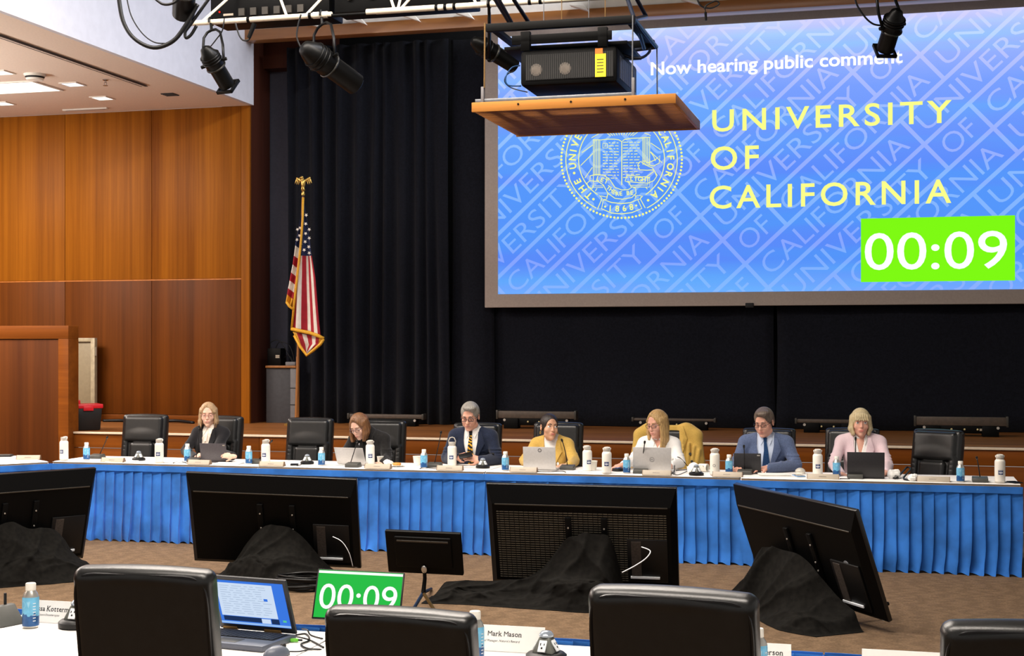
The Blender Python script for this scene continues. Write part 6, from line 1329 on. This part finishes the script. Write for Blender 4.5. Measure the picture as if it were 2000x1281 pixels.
        hh.ell((fc, -.118*h, -.010*h), (fw_*h, .092*h, fh_*h), k=.012, mode='sub'); hh.ell((fc+spec.get('part', .02)*.5*h, -.118*h, .028*h), (.052*h, .086*h, .064*h), k=.012, mode='sub'); hh.box((0, -.075*h, -.165*h), (.050, .06, .10), .03, k=.01, mode='sub')
        if spec.get('bangs'): 
            hh.ell((0, -.070*h, .058*h), (.058*h, .030*h, .034*h), k=.015)
            for q in range(-3, 4): hh.cap((q*.015*h, -.080*h, .065*h), (q*.0175*h, -.094*h, .028*h-.004*abs(q % 2)), .010*h, .007*h, k=.006)
        else:
            pt = spec.get('part', .02)
            for s_ in (-1, 1): hh.cap((pt*h, -.056*h, .100*h), (s_*.067*h, -.044*h, .030*h), .011*h, .011*h, k=.014)
    V, Q = hh.mesh(); N_ = V-np.array(HC); ang = np.arctan2(N_[:,1], N_[:,0]); amp = .0014 if style == 'short' else .0005 if style == 'bun' else .0017
    rad = np.stack([np.cos(ang), np.sin(ang), np.zeros(len(V))], 1); V = V+rad*(amp*np.sin(ang*34+N_[:,2]*22+2*np.sin(N_[:,2]*30)))[:,None]
    fmat = None
    if spec.get('tips'):
        zc = HC.z-.105; fmat = lambda Cn: (Cn[:,2] < zc+.018*np.sin(Cn[:,0]*160)).astype(int)
    link('hair', np_mesh('hair', V, Q, [hm]+([spec['tips']] if spec.get('tips') else []), fmat=fmat), P)
    if spec.get('earring'):
        for s_ in (-1, 1): f_ = MB(); c = hp((s_*.083, .004, -.052)); f_.tube([c+Rh @ Vector((0, .013*math.cos(k*.5236), .013*math.sin(k*.5236))) for k in range(12)], .0022, 6, closed=True); f_.build('earring', M_brass, P)
    # ---- clothes
    kind = top['kind']; hem = .50
    def open_v(S, zb, sl, hw0, xo=0, yc=.0, mx=.09):
        S.fun(lambda X, Y_, Z: np.maximum(np.maximum(np.abs(X-sx-xo)-np.clip((Z-zb)*sl+hw0, -.05, mx), Y_-(-lean*.8+yc)), zb-hw0/max(sl, .01)-.3-Z), 'sub', .004)
    def cut_neck(S, r, up=.15): S.cap(nb+Vector((0, -.02, .012)), nb+Vector((0, -.03, up)), r, r+.02, k=.006, mode='sub')
    if kind != 'shirt':
        Sh_ = SDF(*axes(.0072, .48)); torso(Sh_, .004); Sh_.cap(nb-Vector((0, 0, .03)), nb+Vector((0, -.012, .035)), rn+.010, rn+.008, k=.015)
        if top.get('vneck'): open_v(Sh_, zs-top['vneck'], .26, .003, mx=.034)
        Sh_.fun(lambda X, Y_, Z: Z-.485, 'sub', 0); V, Q = Sh_.mesh(); shm = np_mesh('shirt', V, Q, top['shirt']); so = link('shirt', shm, P)
    else:
        Sh_ = SDF(*axes(.0066, .48)); torso(Sh_, .008); limbs(Sh_, .007, .90, True); Sh_.cap(nb-Vector((0, 0, .03)), nb+Vector((0, -.012, .02)), rn+.012, rn+.010, k=.015); open_v(Sh_, zs-.03, .5, .004, mx=.05); Sh_.fun(lambda X, Y_, Z: Z-.485, 'sub', 0)
        V, Q = Sh_.mesh(); so = link('shirt', np_mesh('shirt', V, Q, top['shirt']), P)
    if top.get('collar'):
        cn = nb+Vector((0, -.012, .012)); cr = rn+.012
        for s_ in (-1, 1):
            g_ = MB(); g_.grid(lambda u, v: cn+Vector((s_*(cr+.004+.006*(1-v))*math.sin(.12+u*(PI-.12)), -(cr+.010*(1-v))*math.cos(.12+u*(PI-.12))*1.05, -.018+.045*v+.012*u)), 14, 3); g_.build('collar', top['shirt'], so, fix=False, angle=180, solid=.003)
            patch('collar_point', Sh_, [(sx+s_*.010, nb.z+.012), (sx+s_*.014, nb.z-.02), (sx+s_*.038, nb.z-.058)], [(sx+s_*.052, nb.z+.012), (sx+s_*.060, nb.z-.01), (sx+s_*.040, nb.z-.060)], 5, top['shirt'], so, lift=.006, fallback=-lean-.05)
    if top.get('placket'):
        f_ = MB()
        for k in range(5):
            z = zs-.05-.06*k; y = front(Sh_, sx, z)
            if y is not None: f_.sphere((sx, y-.002, z), .005, 8, 6)
        f_.build('button', top['button'], so)
    if top.get('stripes'):
        for k in range(-4, 5): patch('pleat_stripe', Sh_, [(sx+k*.016, zs-.02-.006*abs(k)), (sx+k*.017, .76)], [(sx+k*.016+.004, zs-.02-.006*abs(k)), (sx+k*.017+.004, .76)], 10, top['stripes'], so, lift=.0015, nu=1, fallback=-lean-.08)
        patch('bow_tie', Sh_, [(sx-.004, zs+.0), (sx-.012, zs-.08)], [(sx+.012, zs+.0), (sx+.006, zs-.08)], 6, top['shirt'], so, lift=.008, fallback=-lean-.06)
    if top.get('tie'):
        ms, st_ = top['tie']; zk = nb.z-.012
        patch('tie', Sh_, [(sx-.012, zk-.02), (sx-.020+st_, zk-.10), (sx-.034+st_, zk-.22), (sx-.040+st_, .70)], [(sx+.012, zk-.02), (sx+.018+st_, zk-.10), (sx+.030+st_, zk-.22), (sx+.036+st_, .70)], 40, ms, so, lift=.007, fallback=-lean-.08, mfn=(lambda u, v: int((v*9-u*.6) % 1 > .58)) if len(ms) > 1 else None)
        y = front(Sh_, sx, zk-.01) or -lean-.06; k_ = MB(); k_.prism([(-.017, .018), (.017, .018), (.011, -.022), (-.011, -.022)], lambda a, b, q: (sx+a, y-.016+.016*q, zk+b)); k_.build('tie_knot', ms[0], so, bevel=.004)
    if kind == 'jacket':
        jm = top['jacket']; J = SDF(*axes(.0064, .48)); torso(J, .011); JT = SDF(J.x, J.y, J.z); JT.F[:] = J.F; limbs(J, .010, .965, True); zb = top.get('zb', .70); slope = top.get('slope', .20)
        pass
        cut_neck(J, rn+.022); open_v(J, zb, slope, .006, mx=top.get('mx', .075)); J.fun(lambda X, Y_, Z: Z-.485, 'sub', 0)
        V, Q = J.mesh(); jo = link('jacket', np_mesh('jacket', V, Q, jm), P)
        zt_ = zs+.035
        for s_ in (-1, 1):
            edge = lambda z, o=0: sx+s_*(min((z-zb)*slope+.006, top.get('mx', .075))+o)
            zz = [zt_+.006, zs-.02, zs-.075, zs-.12, max(zb+.02, zs-.26)]; wd = [.030, .050, .070, .052, .008]
            patch('lapel', JT, [(edge(z, .001), z) for z in zz], [(edge(z, w_*top.get('lw', 1)), z+(.012 if i == 2 else 0)) for i, (z, w_) in enumerate(zip(zz, wd))], 16, top.get('lapelm', jm), jo, lift=.007, lift2=.013, nu=5, fallback=-lean-.07)
        cn = nb+Vector((0, .006, .0)); cr = rn+.026; g_ = MB(); g_.grid(lambda u, v: cn+Vector(((cr+.006*(1-v))*math.sin((u-.5)*4.2), (cr+.006*(1-v))*math.cos((u-.5)*4.2)*1.05, -.02+.046*v)), 20, 3); g_.build('jacket_collar', jm, jo, fix=False, angle=180, solid=.005)
        if top.get('pocket'):
            x = sx+.085; patch('breast_pocket', JT, [(x-.03, zs-.135), (x-.03, zs-.150)], [(x+.045, zs-.125), (x+.045, zs-.140)], 2, top['pocket'], jo, lift=.003, fallback=-lean-.09)
        if top.get('pin'):
            x, z, m_, r_ = top['pin']; y = front(JT, sx+x, zs+z); y = -lean-.1 if y is None else y; MB().sphere((sx+x, y-.006, zs+z), (r_, .004, r_*1.3), 10, 6).build('lapel_pin', m_, jo)
        if top.get('cuff'):
            for side, (S0, E, W_, hd) in AR.items(): MB().tube([E.lerp(W_, .90), E.lerp(W_, .97)], [.033*bw, .031*bw], 14).build('shirt_cuff', top['shirt'], so, angle=60)
    return P, O
Hn = hairmat
jb = cloth('black_suit', (24, 23, 26)); jb2 = cloth('black_knit', (26, 25, 25), scale=60, var=.3); jn = cloth('navy_suit', (32, 40, 60), var=.2); jy = cloth('yellow_blazer', (200, 164, 84)); js = cloth('blue_grey_suit', (88, 102, 134), var=.16); jp = cloth('pale_pink_blazer', (220, 196, 202), var=.04)
wsh = cloth('white_shirt', (238, 236, 232), var=.03); csh = cloth('cream_blouse', (226, 216, 204), var=.05); lbs = cloth('pale_blue_shirt', (206, 218, 238), var=.03); strp = cloth('taupe_stripe', (196, 178, 162)); tiey = cloth('tie_yellow', (226, 172, 52)); tiek = cloth('tie_black', (30, 28, 30)); tien = cloth('tie_navy', (30, 62, 104), var=.3, scale=200)
M_gldark = smat('glasses_dark', (26, 24, 28), rough=.3); M_glpink = smat('glasses_rose', (150, 96, 96), rough=.3); M_glnavy = smat('glasses_navy', (34, 36, 70), rough=.3)
T = ZT
# 1: blond woman with tablet
person('person with shoulder-length blond hair and glasses in a black jacket, holding a dark tablet', 412, 13.30, 1.272, (.36, .10, .0), (.02, .165, .965, .01), dict(kind='jacket', jacket=jb, shirt=csh, stripes=strp, collar=True, zb=.62, slope=.13, mx=.06, lw=.8),
  {1: ((.17, -.22, .79), atY(455, 891, 12.46), ((-1, -.22, .12), (.1, -.85, .45), 1, (.2, .5), .74)), -1: ((-.165, -.22, .79), atY(383, 895, 12.62), ((.55, -.6, .35), (-.3, -.6, .7), -1, (.4, .6)))},
  ('long', Hn('hair_blond', (190, 160, 122), (128, 98, 68))), dict(fem=True, skin=SK, glasses=(M_glpink, .021, .016, .8), hair_len=.135, flip=.016, tips=Hn('hair_dark_tips', (110, 82, 58), (62, 44, 32)), vol=1.0, part=-.016, gaze=(0, -.35), lid=.66, face_win=(.060, .092)))
# 2: brown-haired woman leaning over her laptop
person('person with brown chin-length hair and glasses bending over a silver laptop, black jacket', 728, 13.12, 1.200, (-.22, .50, -.10), (.14, .17, .955, .02), dict(kind='jacket', jacket=jb2, shirt=jb2, zb=.80, slope=.25, lw=.5, pin=(-.075, -.05, M_chrome, .01)),
  {1: ((.225, -.22, .78), atY(748, 905, 12.72), ((-.85, -.5, -.05), (0, -.2, 1), 1, (.3, .5))), -1: ((-.215, -.24, .78), (-.12, -.44, T+.045), ((.3, -.9, -.1), (0, -.2, 1), -1, (.3, .5)))},
  ('long', Hn('hair_brown', (140, 96, 58), (82, 54, 34))), dict(fem=True, skin=SK, hx=-.045, fwd=.10, glasses=(M_glnavy, .022, .0145, .7), hair_len=.13, vol=1.02, part=.0, lid=.98, gaze=(0, -.6), face_win=(.058, .09)))
# 3: man in navy with a phone
p3, O3 = person('person with short grey hair, navy suit and striped yellow tie looking at a phone', 930, 13.08, 1.312, (.02, .30, 0), (.10, .195, 1.00, 0), dict(kind='jacket', jacket=jn, shirt=wsh, collar=True, tie=([tiek, tiey], 0), zb=.62, slope=.19, mx=.07, pocket=jn, pin=(.075, -.10, M_print, .006), cuff=True),
  {-1: ((-.245, -.14, .785), atY(893, 894, 12.70), ((.9, -.25, .30), (-.25, -.6, .75), -1, (.45, .7))), 1: ((.245, -.14, .785), atY(938, 899, 12.68), ((-.85, -.3, .28), (.2, -.65, .7), 1, (.3, .55)))},
  ('short', Hn('hair_grey', (168, 164, 156), (104, 100, 94))), dict(skin=SKR, hx=-.012, fwd=.06, hs=1.06, glasses=(M_gldark, .0235, .0155, .55), gt=1.6, lid=.92, gaze=(0, -.5), brow=Hn('brow_grey', (120, 112, 104), (90, 84, 78))))
pp_ = atY(909, 889, 12.60); t = thing('smartphone', 'black smartphone in the hands of the man in navy', 'phone', pp_, .1); R_ = Matrix.Rotation(-1.0, 3, 'X'); q = MB().box((0, 0, 0), (.070, .009, .125), M=R_ @ Matrix.Rotation(1.15, 3, 'Y')).build('phone_body', M_micd, t, bevel=.004); MB().box(R_ @ Vector((0, .0055, 0)), (.070, .001, .125), M=R_ @ Matrix.Rotation(1.15, 3, 'Y')).build('screen_glass', smat('dark_glass', (30, 36, 48)), q)
# 4: woman in yellow
person('person with dark pulled-back hair, yellow blazer and white top, arms on the table', 1080, 13.10, 1.216, (.60, -.04, .05), (.08, .168, .930, .01), dict(kind='jacket', jacket=jy, shirt=wsh, zb=.60, slope=.15, mx=.062, pin=(.085, -.17, M_print, .012)),
  {1: ((.245, -.19, .785), atY(1112, 909, 12.66), ((-1, -.25, -.02), (0, -.15, 1), 1, (.2, .4))), -1: ((-.225, -.19, .78), (-.10, -.42, T+.05), ((.8, -.5, 0), (0, -.2, 1), -1, (.3, .4)))},
  ('bun', Hn('hair_black', (50, 38, 34), (22, 17, 16))), dict(fem=True, skin=SKT, hs=1.03, rn=.038, fwd=.065, gaze=(.30, .12), lid=.02, earring=True, lip=smat('lip_mauve', (176, 96, 92), rough=.4)))
# 5: blonde woman in white shirt, reaching left
person('person with long blond hair, glasses and white shirt, one hand beside a laptop', 1290, 13.12, 1.260, (-.48, .22, -.02), (.08, .16, .955, 0), dict(kind='shirt', shirt=wsh, collar=True, placket=True, button=M_plate),
  {-1: ((-.225, -.22, .79), atY(1217, 908, 12.62), ((-.55, -.8, -.12), (0, -.15, 1), -1, (.25, .5))), 1: ((.21, -.19, .785), (.15, -.40, T+.045), ((-.5, -.85, -.05), (0, -.15, 1), 1, (.3, .5)))},
  ('long', Hn('hair_golden', (204, 170, 112), (142, 106, 62))), dict(fem=True, skin=SKR, hx=-.010, fwd=.05, hs=1.05, glasses=(M_gldark, .0225, .0145, .6), gt=1.0, hair_len=.26, side_len={-1: .55, 1: 1.0}, vol=.97, part=-.01, lid=.9, gaze=(0, -.5), earring=True, face_win=(.060, .088), face_off=-.004))
# 6: man in blue grey
person('person with short brown hair, glasses, blue grey suit and navy tie, looking down', 1498, 13.10, 1.290, (-.30, .30, -.04), (.10, .20, .985, .0), dict(kind='jacket', jacket=js, shirt=lbs, collar=True, tie=([tien], .01), zb=.62, slope=.21, mx=.075, pocket=js, cuff=True),
  {1: ((.265, -.15, .785), atY(1497, 915, 12.64), ((-.9, -.45, -.05), (0, -.2, 1), 1, (.3, .5))), -1: ((-.255, -.16, .785), atY(1428, 916, 12.62), ((.6, -.7, .1), (-.3, -.3, .9), -1, (.35, .5)))},
  ('short', Hn('hair_brown_grey', (120, 104, 90), (70, 60, 54))), dict(skin=SKR, hx=-.012, fwd=.06, hs=1.04, glasses=(M_gldark, .0225, .0135, .6), gt=1.1, lid=.92, gaze=(0, -.5)))
# 7: woman in pink
person('person with blond bob and bangs in a pale pink blazer behind a black laptop', 1681, 13.26, 1.285, (.12, .03, 0), (.0, .185, .985, 0), dict(kind='jacket', jacket=jp, shirt=wsh, vneck=.11, collar=True, zb=.64, slope=.16, mx=.06, pocket=jp),
  {1: ((.235, -.20, .785), atY(1730, 922, 12.66), ((-.4, -.9, -.1), (0, -.15, 1), 1, (.3, .5))), -1: ((-.225, -.22, .79), atY(1642, 926, 12.66), ((.4, -.9, -.1), (0, -.15, 1), -1, (.3, .5)))},
  ('long', Hn('hair_pale_blond', (216, 202, 162), (172, 150, 108))), dict(fem=True, skin=SKR, hs=1.05, hair_len=.105, vol=.99, bangs=True, gaze=(0, 0), lid=-.02, earring=True, face_win=(.060, .086), brow=Hn('brow_blond', (150, 120, 84), (110, 86, 60)), lip=smat('lip_coral', (206, 116, 108), rough=.4)))
# coat over the fifth chair
def coat():
    ch = [o for o in bpy.data.objects if o.get('label') == 'black leather office chair under a draped yellow coat'][0]
    L0 = ch.location.copy(); S = SDF(ar(-.38, .40, .0075), ar(-.05, .52, .0075), ar(.55, 1.18, .0075)); R = Matrix.Rotation(math.radians(-9), 3, 'X'); S.frame((0, .235, .50*.945), R); z_ = .945
    S.box((0, .03, .33*z_), (.268, .085, .335*z_), .07, k=0)
    for sx in (-1, 1):
        S.cap((sx*.17, .0, .625*z_), (sx*.27, .0, .56*z_), .060, .055, k=.05); S.cap((sx*.27, -.01, .56*z_), (sx*.31, -.02, .30*z_), .055, .048, k=.04); S.cap((sx*.31, -.02, .30*z_), (sx*.325, -.05, .12*z_), .048, .040, k=.02)
        for q in range(4): S.cap((sx*(.16+.05*q), -.075, .50*z_-.03*q), (sx*(.18+.03*q), -.078, .10), .012, .016, k=.03)
    S.box((0, -.075, .34), (.125, .06, .40), .05, k=.015, mode='sub'); S.frame()
    V, Q = S.mesh(); o = link('draped_coat', np_mesh('draped_coat', V, Q, jy)); o.location = L0; tag(o, 'yellow coat draped over an office chair behind the woman in the white shirt', 'coat')
    f_ = MB()
    for x, z in ((.225, .83), (.245, .76)):
        y = front(S, x, z); y = .1 if y is None else y; f_.cyl((x, y-.002, z), (x, y-.010, z), .013, n=12)
    f_.build('button', M_mic, o)
    for sx in (-1, 1): patch('lapel', S, [(sx*.115, 1.08), (sx*.12, .95), (sx*.135, .80)], [(sx*.15, 1.09), (sx*.19, .97), (sx*.15, .80)], 8, jy, o, lift=.006, fallback=.12)
coat()
